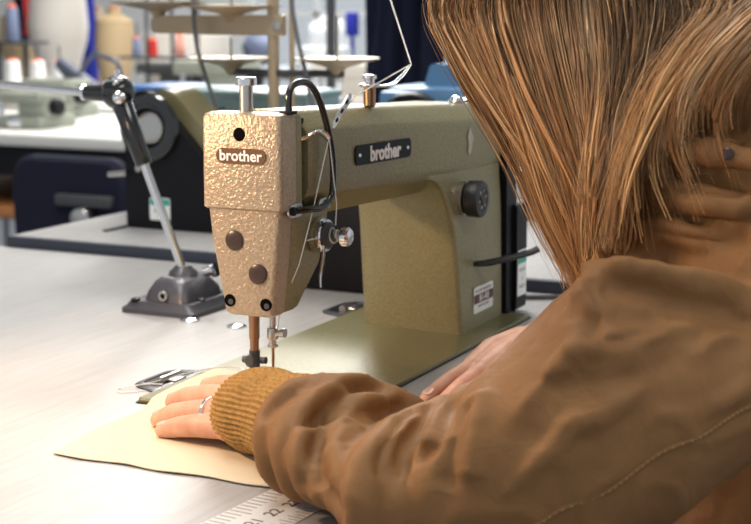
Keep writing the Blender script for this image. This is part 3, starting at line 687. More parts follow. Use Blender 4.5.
# dress forms
def form(pxl, X, ztop, wd, m, label, scale=1):
    y = atx(pxl, 50, X).y; t = thing('dress_form', label, 'dress form', (X, y, FZ)); b = B(); n = 28; rings = []
    for z, rx, ry in [(0, .30, .36), (-30, .28, .34), (-42, .5, .72), (-60, .66, .98), (-110, .72, 1.0), (-200, .86, .98), (-260, .82, .92), (-360, .62, .70), (-400, .58, .66), (-480, .75, .84), (-580, .88, .98), (-640, .85, .95)]:
        rings.append([(X+cos(2*pi*k/n)*wd*rx*.62, y+sin(2*pi*k/n)*wd*ry*.5, ztop+z*scale) for k in range(n)])
    loft(b, rings); part(t, 'torso', b, m)
    b = B(); cyl(b, (X, y, ztop-640*scale), (X, y, FZ+20), 12); lathe(b, (X, y, FZ), Z_, [(0, 170), (15, 170), (30, 20)], 28); part(t, 'stand', b, 'dgrey')
    b = B(); lathe(b, (X, y, ztop-2), Z_, [(0, wd*.17), (12, wd*.15), (16, 5)], 20); part(t, 'neck_cap', b, 'orange_wood')
form(59, 4300, 425, 250, 'form', 'pale linen dress form at the left, bare shoulders', 1)
form(97, 4900, 300, 150, 'formtan', 'tan dress form partly behind the royal blue cloth', .8)
form(115, 4200, 300, 160, 'formtan', 'tan dress form right of the royal blue cloth', .8)
form(22, 5200, 300, 220, 'formtan', 'tan dress form behind the thread cones at the far left', .8)
form(185, 4700, 240, 420, 'form', 'broad pale dress form behind the small thread rack', .9)
# hanging royal blue cloth
def cloth_hang(p0, p1, X, z0, z1, m, name, label, cat, depth=40):
    y0 = atx(p0, 50, X).y; y1 = atx(p1, 50, X).y; b = B(); N_ = 30; top = []
    for t in (0, 1):
        for j in range(N_+1):
            pass
    fr = [[(X+depth*.5*sin(i*.9)+depth*noise.noise(Vector((i*.3, z*.004, 1))), y0+(y1-y0)*i/N_, z) for i in range(N_+1)] for z in [z0+(z1-z0)*k/12 for k in range(13)]]
    F = [[b.verts.new(Vector(q)) for q in r] for r in fr]; K = [[b.verts.new(Vector(q)+Vector((12, 0, 0))) for q in r] for r in fr]
    for k in range(12):
        for i in range(N_):
            b.faces.new((F[k][i], F[k][i+1], F[k+1][i+1], F[k+1][i])); b.faces.new((K[k][i], K[k+1][i], K[k+1][i+1], K[k][i+1]))
        for i in (0, N_): b.faces.new((F[k][i], F[k+1][i], K[k+1][i], K[k][i]))
    for k in (0, 12):
        for i in range(N_): b.faces.new((F[k][i], K[k][i], K[k][i+1], F[k][i+1]))
    return solo(name, b, m, label, cat, (X, (y0+y1)/2, z0))
cloth_hang(80, 93, 4600, 700, -450, 'royal', 'hanging_cloth', 'royal blue cloth hanging between the dress forms', 'cloth')
cloth_hang(366, 437, 2400, 888, -500, 'coat', 'hanging_coat', 'long dark navy coat hanging behind the machine arm', 'coat', 60)
cloth_hang(26, 33, 4600, 700, 180, 'red', 'hanging_cloth', 'red cloth hanging at the top left between forms', 'cloth')
cloth_hang(16, 25, 4700, 700, 150, 'coat', 'hanging_cloth', 'black cloth hanging left of the red cloth', 'cloth')
# rail that carries coats and cloths
t = thing('garment_rail', 'steel garment rail above the hanging cloths', 'rail', (4600, 2500, FZ)); b = B(); cyl(b, (4600, 1500, 720), (4600, 4400, 720), 14); cyl(b, (4600, 1500, FZ), (4600, 1500, 720), 14); cyl(b, (4600, 4400, FZ), (4600, 4400, 720), 14); part(t, 'rail', b, 'dgrey')
t = thing('garment_rail', 'steel garment rail the dark navy coat hangs from', 'rail', (2420, 900, FZ)); b = B(); cyl(b, (2420, 560, 905), (2420, 1250, 905), 12); cyl(b, (2420, 560, FZ), (2420, 560, 905), 12); cyl(b, (2420, 1250, FZ), (2420, 1250, 905), 12); part(t, 'rail', b, 'dgrey')
# overlockers with thread stands on the back tables
def overlocker(pxl, X, z, w_, h, m, label, group=None):
    y = atx(pxl, 50, X).y; t = thing('overlock_machine', label, 'machine', (X, y, z), group)
    b = B(); box(b, (X, y-w_*.5, z), (X+160, y+w_*.5, z+h*.35), 8); box(b, (X+20, y-w_*.5, z+h*.3), (X+120, y+w_*.1, z+h), 10); box(b, (X+10, y-w_*.45, z+h*.7), (X+110, y+w_*.5, z+h), 10); part(t, 'body', b, m)
    b = B(); lathe(b, (X+60, y-w_*.5, z+h*.6), -Y_, [(0, h*.22), (20, h*.24), (26, h*.18)], 24); part(t, 'handwheel', b, 'black')
    b = B(); cyl(b, (X-6, y+w_*.3, z+h*.3), (X-6, y+w_*.3, z+h*.75), 8); box(b, (X-4, y-w_*.1, z+h*.05), (X+2, y+w_*.2, z+h*.3), 2); part(t, 'fittings', b, 'chrome')
overlocker(14, 2180, 0, 150, 95, 'greygreen', 'grey-green overlock machine at the far left end of the table')
overlocker(40, 2520, 0, 170, 110, 'greygreen', 'grey-green overlock machine in front of the pale dress form')
overlocker(205, 3000, 0, 260, 150, 'greygreen', 'overlock machine behind the teal machine')
overlocker(160, 3210, 0, 220, 130, 'dgrey', 'dark overlock machine under the blue and red cones')
overlocker(345, 3050, 0, 260, 150, 'form', 'pale machine below the window, right of the tan stand pole')
overlocker(313, 3230, 0, 160, 190, 'translucent', 'pale machine below the window, left of the right spool plate')
def cone(pxl, X, zb, r0, r1, h, m, label, group='thread cones'):
    y = atx(pxl, 50, X).y; t = thing('thread_cone', label, 'thread cone', (X, y, zb), group)
    b = B(); lathe(b, (X, y, zb), Z_, [(0, r0*.9), (h*.04, r0), (h*.9, r1), (h*.94, r1*.85)], 24); part(t, 'thread', b, m)
    b = B(); lathe(b, (X, y, zb+h*.94), Z_, [(0, r1*.75), (h*.09, r1*.6)], 20); part(t, 'cone_tip', b, 'orange')
    b = B(); cyl(b, (X, y, zb+h), (X, y, zb+h+45), 3, 8); part(t, 'spindle', b, 'dgrey')
def zat(py, X, pxl): return atx(pxl, py, X).z
rk = thing('thread_rack', 'steel thread rack holding the three white cones', 'rack', (3000, 2700, 0))
X = 3000; zr = zat(83, X, 35); b = B(); ya = atx(0, 50, X).y+60; yb = atx(66, 50, X).y-10
box(b, (X-60, yb, zr-12), (X+60, ya, zr), 2); cyl(b, (X, yb+15, 0), (X, yb+15, zr), 8); cyl(b, (X, ya-60, 0), (X, ya-60, zr), 8); part(rk, 'tray', b, 'steel')
for pxl, lb in ((12, 'white thread cone, leftmost of the three'), (37, 'white thread cone, middle of the three'), (59, 'white thread cone nearest the dark blue lever')):
    cone(pxl, X, zr, 27, 22, 76, 'conewhite', lb)
rk = thing('thread_rack', 'thread rack high at the far left holding the blue-grey cone', 'rack', (3400, 3100, 0))
X = 3400; zr = zat(41, X, 12); y_ = atx(12, 41, X).y; b = B(); box(b, (X-60, y_-120, zr-10), (X+60, y_+120, zr), 2); cyl(b, (X, y_-60, FZ), (X, y_-60, zr), 9); cyl(b, (X, y_+60, FZ), (X, y_+60, zr), 9); part(rk, 'shelf', b, 'dgrey')
cone(13, X, zr, 26, 21, 128, 'bluethread', 'tall blue-grey thread cone at the top left')
rk = thing('thread_rack', 'thread rack with small blue, red and pink cones', 'rack', (3300, 2100, 0))
X = 3120; zr = zat(56, X, 150); b = B(); ya = atx(128, 56, X).y; yb = atx(200, 56, X).y; box(b, (X-60, yb, zr-8), (X+60, ya, zr), 2)
for y in (yb+40, (ya+yb)/2, ya-40): cyl(b, (X+52, y, 0), (X+52, y, zr+260), 6)
part(rk, 'shelf', b, 'dgrey')
for pxl, m_, lb, h in ((137, 'bluethread', 'small blue thread cone on the middle rack', 62), (153, 'red', 'small dark red thread cone beside the blue one', 55), (180, 'pink', 'small pink thread cone on the middle rack', 70)):
    cone(pxl, X, zr, 16, 13, h, m_, lb)
c = atx(76, 76, 2710); b = B(); tube(b, [c+Vector((0, 60, 40)), c+Vector((0, 20, 10)), c+Vector((0, -70, -40))], [18, 26, 20], 12); cyl(b, (2710, c.y-40, 0), (2710, c.y-40, c.z-20), 14)
solo('machine_lever', b, 'slate', 'dark blue-grey lever beside the right white cone', 'lever', (2710, c.y-40, 0))
c0 = atx(80, 62, 2500); b = B(); tube(b, [c0+Vector((0, 0, -30)), atx(92, 55, 2500), atx(105, 57, 2500), atx(118, 64, 2500), atx(122, 90, 2500), Vector((2500, atx(122, 90, 2500).y, 6))], 7, 8, smooth=6); solo('bent_tube', b, 'slate', 'bent grey tube arching in front of the tan dress form', 'tube', c0)
# shelf below the window, wrapped goods
t = thing('back_shelf', 'dark shelf edge running behind the tan stand pole', 'shelf', (3500, 1900, FZ)); ya = atx(236, 72, 3500).y; yb = atx(352, 72, 3500).y; zr = zat(69, 3500, 290)
b = B(); box(b, (3480, yb, zr-35), (3700, ya, zr), 4); part(t, 'shelf_board', b, 'dgrey')
for y in (ya-30, yb+30): part(t, 'upright', box(B(), (3560, y-15, FZ), (3590, y+15, zr-20)), 'dgrey')
for (pxl, X, r, zc, m_, lb) in ((322, 3560, 95, 95, 'translucent', 'clear plastic bag of goods below the window'), (255, 3560, 90, 70, 'bluethread', 'blue wrapped bundle behind the tan stand pole')):
    y = atx(pxl, 50, X).y; b = B(); ell(b, (X+40, y, zr+zc*1.05), (r*.6, r*.75, zc*.85), 20, 12)
    for v in b.verts: v.co += Vector((noise.noise(v.co*.02), noise.noise(v.co*.021+Vector((5, 0, 0))), noise.noise(v.co*.02+Vector((0, 7, 0)))))*r*.25
    solo('wrapped_bundle', b, m_, lb, 'bundle', (X+40, y, zr), 'wrapped bundles')
y = atx(348, 30, 3400).y; b = B(); z0 = zat(36, 3400, 348); cyl(b, (3430, y, z0), (3430, y, z0+75), 22, bev=4); cyl(b, (3430, y, FZ), (3430, y, z0), 7); solo('thread_spool', b, 'royal', 'dark blue spool on a pin in front of the window', 'spool', (3400, y, FZ))

# ================================================================== THE PERSON
pe = thing('person', 'person with long auburn hair in a tan leather jacket leaning over the machine', 'person', (110, -470, FZ))
def vlist(l): return [Vector(q) for q in l]
# ---- body (one continuous figure)
b = B()
chain(b, [(112, -475, -320), (112, -405, -150), (112, -370, 20), (95, -368, 150)], [118, 102, 96, 92], 24)
chain(b, [(90, -370, 190), (80, -345, 235), (75, -290, 300), (75, -235, 350)], [80, 62, 48, 50], 20)
chain(b, [(90, -370, 170), (10, -365, 175), (-60, -345, 110), (-138, -206, 45)], [90, 52, 36, 32])
chain(b, [(-138, -206, 45), (-134, -120, 24), (-104, -60, 28), (-88, -44, 31)], [32, 19, 20, 20])
chain(b, [(90, -370, 170), (190, -365, 170), (260, -340, 120), (350, -250, 45)], [90, 55, 42, 38])
chain(b, [(350, -250, 45), (320, -170, 36), (262, -105, 29), (250, -96, 27)], [38, 32, 24, 21])
for s in (-1, 1):
    chain(b, [(110+s*80, -500, -330), (110+s*115, -250, -290), (110+s*120, -90, -290)], [85, 72, 58]); chain(b, [(110+s*120, -90, -290), (110+s*125, -110, -500), (110+s*125, -120, -690)], [58, 52, 36]); chain(b, [(110+s*125, -120, -715), (110+s*130, 10, -722)], [32, 26])
# head: skull, jaw, nose, lips, ears; turned down to the needle
HC = Vector((75, -195, 395)); FD = Vector((0, .80, -.60)); UP = Vector((0, .60, .80))
def hp(f, u, s): return HC+FD*f+UP*u+X_*s
hm = Matrix((X_, FD, UP)).transposed()
ell(b, hp(-8, 22, 0), (72, 92, 88), mtx=hm); ell(b, hp(30, -35, 0), (54, 55, 68), mtx=hm)
chain(b, [hp(62, -88, -14), hp(62, -88, 14)], [18, 18]); cap(b, hp(78, 10, 0), hp(97, -30, 0), 8, 11); cap(b, hp(92, -33, -7), hp(92, -33, 7), 8, 8)
for s in (-1, 1):
    cap(b, hp(66, 22, s*20), hp(62, 22, s*42), 9, 8); cap(b, hp(60, -22, s*38), hp(40, -16, s*54), 17, 12)
    ell(b, hp(-5, -10, s*74), (7, 17, 30), 14, 10, hm)
body_bm = solid(b, 6.0, 5)
def hand(b, wrist, f, n, side, curl, spread, L=1.0, K=1.0):
    f = Vector(f).normalized(); n = Vector(n).normalized(); s = f.cross(n)*side; n = (n-f*n.dot(f)).normalized()
    wr = Vector(wrist); out = []
    fing = [(86, -29, [40, 25, 20], 9.2), (90, -9, [44, 28, 21], 9.3), (84, 11, [40, 26, 20], 8.9), (74, 29, [32, 20, 18], 8.0)]
    for i, (d0, lat, seg, r) in enumerate(fing):
        r *= K
        m0 = wr+f*d0*L+s*lat*L+n*(2-abs(i-1.2)*2)
        chain(b, [wr+s*lat*.55+n*0, wr+f*d0*.5+s*lat*.85+n*2, m0], [17, 14.5, r+2.6])
        a = R(spread[i]); d = (f*cos(a)+s*sin(a)); p = m0; pts = [p]; ang = 0
        for k in range(3):
            ang += R(curl[i][k]); q = d*cos(ang)-n*sin(ang); p = p+q*seg[k]*L; pts.append(p)
        chain(b, pts, [r+1.0, r, r*.9, r*.78]); out.append((pts, r, d, n))
    t0 = wr+f*22-s*22-n*2; t1 = wr+f*52-s*44-n*8; t2 = wr+f*82-s*48-n*12; t3 = wr+f*106-s*42-n*13
    chain(b, [t0, t1, t2, t3], [18, 14, 10.5, 8.5])
    chain(b, [wr-f*45, wr], [23, 21])
    return out
b = B()
lh = hand(b, (-84, -44, 35), (.24, .97, -.09), (-.22, .09, 1), -1, [(1, 4, 7), (1, 6, 10), (1, 6, 10), (0, 5, 7)], [-9, -2, 5, 7], .95, 1.13)
lh_bm = solid(b, 1.3, 4, .5)
b = B()
rh = hand(b, (238, -92, 26), (-.97, .10, -.09), (0, 0, 1), 1, [(6, 7, 6), (4, 6, 6), (4, 6, 6), (4, 5, 5)], [-8, -3, 3, 9], .95)
rh_bm = solid(b, 1.6, 4, .5)
def zmin(bm, z):
    for v in bm.verts:
        if v.co.z < z and v.co.y > -140: v.co.z = z
zmin(lh_bm, 4.2); zmin(rh_bm, 1.2)
for v in lh_bm.verts:
    if v.co.x > -14 and v.co.z < 7.4 and v.co.y > 0: v.co.z = 7.4
for q in (lh_bm, rh_bm):
    me = bpy.data.meshes.new('q'); q.to_mesh(me); q.free(); body_bm.from_mesh(me)
body = part(pe, 'body', body_bm, 'skin', label='bare hands, neck and face')
for H in (lh, rh):
    for pts, r, d, n in H:
        tip = pts[-1]; dd = (pts[-1]-pts[-2]).normalized(); nn = (n-dd*n.dot(dd)).normalized(); sd = dd.cross(nn)
        b = B(); pl = fillet(rect(11, 8.5), 3.5)
        loft(b, [[tip-dd*3+dd*q[0]*k+sd*q[1]*k+nn*(r*.78+h-abs(q[1])**2*.045) for q in pl] for h, k in ((-1.2, 1), (.1, 1), (.3, .8))])
        part(body, 'fingernail', b, 'nail')
# ring on the third finger
pts, r, d, n = lh[2]; dd = (pts[1]-pts[0]).normalized(); c = pts[0]+dd*25; u, v = frame(dd)
b = B(); prof = [[c+(u*cos(2*pi*k/32)+v*sin(2*pi*k/32))*rr+dd*t for rr, t in ((r+.3, -1.6), (r+1.9, -1.3), (r+2.3, 0), (r+1.9, 1.3), (r+.3, 1.6))] for k in range(32)]
rs = [[b.verts.new(q) for q in row] for row in prof]
for k in range(32):
    for j in range(5): b.faces.new((rs[k][j], rs[k][(j+1) % 5], rs[(k+1) % 32][(j+1) % 5], rs[(k+1) % 32][j]))
part(pe, 'finger_ring', b, 'silver', label='plain silver ring')
# eyes, closed down to the work
for s in (-1, 1):
    b = B(); ell(b, hp(60, 6, s*31), (12, 12, 12), 16, 10); e = part(pe, 'eye', b, 'eye'); part(e, 'iris', lathe(B(), hp(71, 4, s*31), FD, [(0, 5.5), (.8, 5), (1, .1)], 16), 'iris')
b = B(); cap(b, hp(84, -52, -16), hp(84, -52, 16), 4.5, 4.5, 12); cap(b, hp(82, -61, -12), hp(82, -61, 12), 5, 5, 12); part(pe, 'lips', b, 'lips')
b = B()
for s in (-1, 1):
    pass
chain(b, [(110, -505, -330), (60, -440, -300)], [130, 120])
for s in (-1, 1): chain(b, [(110+s*80, -500, -325), (110+s*115, -250, -285), (110+s*120, -80, -285)], [96, 84, 70]); chain(b, [(110+s*120, -85, -285), (110+s*125, -105, -500), (110+s*125, -115, -680)], [69, 62, 52])
part(pe, 'trousers', solid(b, 10, 4), 'denim')
for s in (-1, 1):
    b = B(); x = 110+s*126; chain(b, [(x, -125, -705), (x+s*3, 30, -716)], [40, 33]);
    q = solid(b, 5, 3)
    for v in q.verts: v.co.z = max(v.co.z, FZ+1)
    part(pe, 'shoe', q, 'black')

# ---- jacket: left sleeve as stations (centre x, y, top z, bottom z, half width)
ST = [(-106, -26, 60, 1, 45), (-112, -52, 64, 1, 66), (-122, -88, 60, 1, 84), (-132, -126, 46, 1, 92), (-142, -168, 66, -32, 94), (-142, -212, 120, -45, 92), (-130, -256, 164, -34, 86), (-112, -298, 156, 8, 72), (-90, -334, 142, 42, 58), (-66, -368, 130, 60, 48), (-30, -400, 118, 64, 46)]
def sleeve(t, th, k=1.0, add=0):
    t = max(0, min(len(ST)-1.001, t)); i = int(t); f = t-i; a, c = ST[i], ST[i+1]; f2 = f*f*(3-2*f) if False else f
    q = [a[j]+(c[j]-a[j])*f2 for j in range(5)]; d = Vector((c[0]-a[0], c[1]-a[1], 0)).normalized(); s = Vector((d.y, -d.x, 0))
    if s.x > 0: s = -s
    k_ = max(0, min(1, (t-2.5)/3)); s = (s*k_+Vector((-1, -.04, 0))*(1-k_)).normalized()
    hz = (q[2]-q[3])/2; ce = Vector((q[0], q[1], (q[2]+q[3])/2)); e = .85
    cc, ss = cos(R(th)), sin(R(th)); cc = math.copysign(abs(cc)**e, cc); ss = math.copysign(abs(ss)**e, ss)
    return ce+s*cc*(q[4]*k+add)+Z_*ss*(hz*k+add)
b = B()
loft(b, [[sleeve(t*.25, th*10) for th in range(36)] for t in range(0, 41)])
def fold(pts, r, lift=0, n=7):
    """a raised fold running over the sleeve through (station, angle) points"""
    q = smoothpath([(p[0], p[1], 0) for p in pts], n); P = [sleeve(v.x, v.y, 1, lift) for v in q]; m = len(P)
    rad = [max(1.5, r*math.sin(pi*(i+.6)/(m+.2))**.6) for i in range(m)]
    tube(b, P, [q_*1.25 for q_ in rad], 10)
fold([(.1, -60), (.05, 0), (.1, 60), (.2, 120), (.2, 180)], 4.5, -1)
fold([(1.25, -50), (1.0, 0), (.95, 40), (1.35, 80), (2.2, 105), (3.0, 125)], 12, 3)
fold([(1.9, -40), (1.55, 10), (1.45, 50), (1.9, 82), (2.6, 100)], 11, 2)
fold([(2.4, -30), (2.05, 10), (2.0, 45), (2.5, 78)], 7, 0)
fold([(.5, 20), (.7, 70), (1.1, 110), (1.6, 140)], 7, -1)
fold([(.4, -30), (.55, 15), (.9, 50)], 4, -1)
fold([(2.9, 100), (2.55, 60), (2.45, 20), (2.6, -20)], 7, 1)
fold([(3.1, 95), (2.85, 60), (2.85, 25), (3.0, -10)], 7.5, 1)
fold([(3.3, 92), (3.2, 55), (3.2, 20), (3.35, -20)], 8, 1)
fold([(3.9, 120), (3.7, 85), (3.65, 50), (3.7, 10), (3.9, -30)], 13, 3)
fold([(4.4, 100), (4.3, 70), (4.35, 40)], 8, -2)
fold([(5.95, 86), (6.35, 78), (7.2, 74), (8.3, 76), (9.7, 80)], 13, 6)
fold([(6.2, 100), (7.2, 98), (8.3, 98), (9.5, 98)], 12, 2)
fold([(6.2, 92), (6.0, 70), (6.1, 50)], 9, 0)
fold([(7.4, 60), (6.8, 46), (5.9, 42), (5.2, 30)], 6.5, -1)
fold([(6.9, 64), (6.5, 62), (5.7, 66)], 6, -1)
fold([(6.6, 20), (5.8, 12), (5.1, 2)], 6, -1)
fold([(8.4, 60), (7.6, 48), (6.9, 30)], 5, -2)
fold([(9, 30), (8, 15), (7, 5)], 5, -2)
# right sleeve, trunk, shoulders, collar
chain(b, [(90, -370, 165), (190, -365, 175), (262, -340, 125), (350, -250, 58)], [80, 82, 66, 56], 28)
chain(b, [(350, -250, 58), (334, -200, 50), (318, -172, 44)], [57, 46, 38], 28)
chain(b, [(115, -480, -340), (112, -405, -150), (112, -368, 15), (95, -366, 150)], [142, 128, 122, 112], 32)
chain(b, [(90, -375, 180), (30, -338, 172), (-40, -372, 140)], [95, 92, 70], 28)
chain(b, [(12, -290, 148), (28, -304, 190), (40, -318, 230), (60, -330, 262)], [62, 72, 70, 58], 28)
tube(b, [(40, -236, 205), (20, -250, 245), (-10, -300, 272), (10, -370, 290), (80, -420, 300), (140, -380, 295), (150, -310, 285), (120, -262, 262), (80, -236, 225)], [14, 18, 20, 22, 22, 22, 20, 18, 12], 14, smooth=5)
for z, y in ((232, -312), (205, -300), (178, -292)): tube(b, [(-76, y-60, z), (-64, y-10, z+4), (-26, y+32, z+2), (20, y+52, z-6)], [5, 9, 9, 5], 10, smooth=5)
jk = solid(b, 3.2, 5, .5)
for v in jk.verts:
    p = v.co; n = v.normal if v.normal.length else Z_
    w_ = noise.noise(Vector((p.x*.012, p.y*.02, p.z*.016)))*2.6+noise.noise(Vector((p.x*.03+9, p.y*.05, p.z*.035)))*1.0
    k = noise.noise(Vector((p.x*.02+4, p.y*.028+p.z*.02, p.z*.022-p.y*.01))); w_ += (1-abs(k)*4)*1.6 if abs(k) < .25 else 0
    w_ += noise.noise(Vector((p.x*.05+p.z*.05, p.y*.11, p.z*.09)))*.25
    v.co = p+n*w_
# creases pressed into the leather: lines over the sleeve surface, each with depth and width
from mathutils.kdtree import KDTree
jk.normal_update(); t0_ = BVHTree.FromBMesh(jk)
def onjk(px_, py_):
    d = (atx(px_, py_, 0)-CAM).normalized(); h = t0_.ray_cast(CAM, d); return h[0]
CR = [([(392, 386), (362, 388), (338, 398), (322, 418), (314, 450), (322, 488), (345, 522)], -7, 7),
      ([(378, 380), (345, 382), (318, 396), (302, 420), (300, 455), (306, 480)], 4, 7),
      ([(404, 400), (372, 398), (350, 412), (336, 440), (338, 470)], 4, 7),
      ([(262, 420), (278, 405), (300, 392), (318, 372)], -3, 5),
      ([(402, 404), (385, 412), (362, 432)], -4, 5), ([(418, 404), (400, 420), (384, 450), (380, 480)], -4.5, 5),
      ([(434, 400), (420, 424), (404, 446), (402, 480)], -5, 5), ([(452, 395), (446, 420), (432, 446), (414, 458)], -6, 5.5),
      ([(478, 372), (468, 400), (452, 440), (446, 490)], -6, 7), ([(492, 352), (484, 390), (474, 430), (472, 480)], 4, 9),
      ([(590, 276), (598, 296), (596, 318), (584, 334)], -6, 7), ([(600, 280), (640, 290), (690, 303), (748, 314)], -6, 9),
      ([(604, 262), (650, 268), (700, 276), (748, 284)], 5, 6), ([(583, 332), (610, 340), (640, 332), (664, 320)], -4.5, 5),
      ([(560, 350), (600, 352), (640, 350)], 2.5, 8), ([(530, 380), (570, 384), (640, 372), (690, 352)], -2.5, 6), ([(520, 430), (560, 440), (600, 434)], -2, 8),
      ([(640, 232), (690, 240), (748, 236)], -6, 7), ([(650, 190), (700, 186), (748, 192)], -6, 7), ([(660, 212), (700, 210), (748, 214)], 4, 8), ([(690, 128), (720, 122), (748, 124)], -6, 7)]
for pts_, A_, w0 in CR:
    q = [onjk(*p_) for p_ in pts_]; q = [p_ for p_ in q if p_]
    if len(q) < 2: continue
    sm_ = smoothpath(q, 14); n_ = len(sm_); kd = KDTree(n_)
    for i_, p_ in enumerate(sm_): kd.insert(p_, i_)
    kd.balance(); mv = []
    for v in jk.verts:
        c_, i_, d_ = kd.find(v.co)
        if d_ < w0*2.6: mv.append((v, A_*math.exp(-(d_/w0)**2)*min(1, 3*math.sin(pi*(i_+.5)/n_))))
    for v, a_ in mv: v.co = v.co+v.normal*a_
for v in jk.verts:
    if v.co.z < .8 and v.co.y > -141: v.co.z = .8
    elif v.co.z < 3 and v.co.y > -150: v.co.z = 3
jacket = part(pe, 'jacket', jk, 'leather', sharp=0, label='tan leather jacket')
JM = jacket.data
jt = BVHTree.FromPolygons([Vector(v.co)*1000+OFF[pe] for v in JM.vertices], [p.vertices[:] for p in JM.polygons])
# stitched seam along the underside of the sleeve
seam = []
for i in range(61):
    t = 5.3+i*.07; th = 12-24*(1-i/60)
    q = sleeve(t, th, 1.5); c_ = sleeve(t, th, .1); h = jt.ray_cast(q, (c_-q).normalized()); seam.append(h[0] if h[0] else sleeve(t, th, 1.02))
for _ in range(3): seam = [seam[0]]+[(seam[i-1]+seam[i]+seam[i+1])/3 for i in range(1, 60)]+[seam[60]]
b = B()
for i in range(0, 60): 
    a_, c_ = seam[i], seam[i+1]; n = (a_-sleeve(5.3+i*.07, 0, .01)).normalized(); tube(b, [a_+n*.2, a_.lerp(c_, .35)+n*1.1, a_.lerp(c_, .72)+n*.2], [.7, .9, .7], 6)
sk = part(jacket, 'stitching', b, 'seam', label='pale stitched seam'); sk['kind'] = 'stuff'
b = B(); tube(b, seam, 1.6, 8); part(jacket, 'piping', b, 'leather')
p_ = jt.ray_cast(CAM, (atx(728, 154, 0)-CAM).normalized())
if p_[0]: part(jacket, 'snap_button', lathe(B(), p_[0], p_[1], [(-1, 4), (1, 4), (1.8, 2.5)], 14), 'brownplug')
# rib-knit cuffs
def cuff(pts, prof, nr, lbl):
    P = smoothpath(pts, 10); N = len(P); rings = []; n = nr*6
    for i, p in enumerate(P):
        d = (P[min(i+1, N-1)]-P[max(i-1, 0)]).normalized(); s = d.cross(Z_).normalized(); u = s.cross(d); t = i/(N-1)
        j = t*(len(prof)-1); k = min(int(j), len(prof)-2); f = j-k; rx = prof[k][0]*(1-f)+prof[k+1][0]*f; rz = prof[k][1]*(1-f)+prof[k+1][1]*f
        ring = []
        for a in range(n):
            th = 2*pi*a/n; w_ = .9*cos(nr*th+1.2*sin(t*7)+.5*sin(3*th)); w_ += .5*noise.noise(Vector((th*2, t*6, 1)))*2.4
            q = p+s*cos(th)*(rx+w_)+u*sin(th)*(rz+w_); q.z = max(q.z, 2.4 if q.x < -15 else 6.5); ring.append(q)
        rings.append(ring)
    inner = [[p+(q-p)*.86 for q in r] for p, r in ((P[0]+(P[1]-P[0])*1.0, rings[0]), (P[3], rings[3]))]
    b = B(); loft(b, [inner[1], inner[0]]+rings, cap=False); return part(pe, 'knit_cuff', b, 'cuff', label=lbl, sharp=0)
cuff([(-72, 28, 31), (-82, 5, 33), (-94, -18, 34), (-106, -40, 36), (-116, -60, 38)], [(33, 27), (37.5, 30.5), (39, 32), (36, 30), (38.5, 32.5), (41, 33.5), (39, 31), (36, 28)], 50, 'ochre rib-knit cuff')
cuff([(262, -112, 29), (280, -130, 34), (304, -154, 40)], [(31, 26), (34, 30), (34, 30), (30, 28)], 40, 'ochre rib-knit cuff of the far sleeve')
# ---- hair: guide locks falling from the crown, each strand a thin tapered tube
import numpy as np
def bend(pts, X): return [atx(x, y, X0) for (x, y), X0 in zip(pts, X)]
G = [
 bend([(440, 0), (458, 50), (492, 105), (524, 160), (548, 225), (576, 292)], [26, 24, 20, 12, 4, 0]),
 bend([(474, 0), (492, 60), (520, 120), (543, 175), (562, 230), (584, 285)], [12, 8, 4, 0, -4, -6]),
 bend([(520, 0), (540, 80), (562, 145), (578, 200), (588, 245), (592, 285)], [2, -4, -8, -12, -14, -14]),
 bend([(570, 0), (580, 75), (592, 130), (604, 175), (606, 215), (598, 255)], [-6, -12, -16, -20, -22, -24]),
 bend([(620, 0), (622, 70), (612, 130), (600, 175), (596, 215), (600, 262)], [-12, -20, -26, -32, -36, -38]),
 bend([(665, 0), (655, 60), (638, 115), (624, 160), (616, 200), (612, 250)], [-18, -28, -38, -46, -50, -52]),
 bend([(705, 0), (680, 50), (655, 92), (634, 140), (618, 190), (606, 250)], [-26, -38, -50, -60, -66, -70]),
 bend([(750, -10), (706, 40), (672, 82), (650, 130), (638, 185), (662, 262)], [-34, -46, -58, -68, -76, -90]),
 bend([(790, -20), (750, 20), (716, 55), (692, 95), (690, 140), (718, 205)], [-40, -54, -66, -74, -78, -80]),
 bend([(860, -20), (815, 10), (780, 40), (752, 75), (740, 112), (752, 170)], [-44, -58, -70, -78, -82, -84]),
]
NG = len(G)
full = []
for i, g in enumerate(G):
    f = i/(NG-1); y = -100-22*i
    side = g[0].x; crown = hp(28-f*110, 98-f*10, -6); up1 = hp(34-f*125, 84-f*22, -52); up2 = Vector((min(side, -2)*.5-8, (hp(20-f*135, 30-f*20, 0).y+g[0].y)/2, 395-f*14))
    full.append(smoothpath([crown, up1, up2]+list(g), 6))
FARR = np.array([[list(q) for q in p] for p in full])      # NG x M x 3
MM = FARR.shape[1]
def guide(u):
    i = min(int(u), NG-2); f = u-i; return FARR[i]*(1-f)+FARR[i+1]*f
rng = np.random.default_rng(5)
TONES = np.array([(.36, .15, .055), (.42, .21, .085), (.46, .29, .15), (.24, .105, .04), (.48, .36, .23), (.31, .18, .09), (.11, .055, .026), (.38, .29, .20)])
PT = np.array([.17, .16, .15, .11, .11, .10, .08, .12])
SV, SF, SC = [], [], []
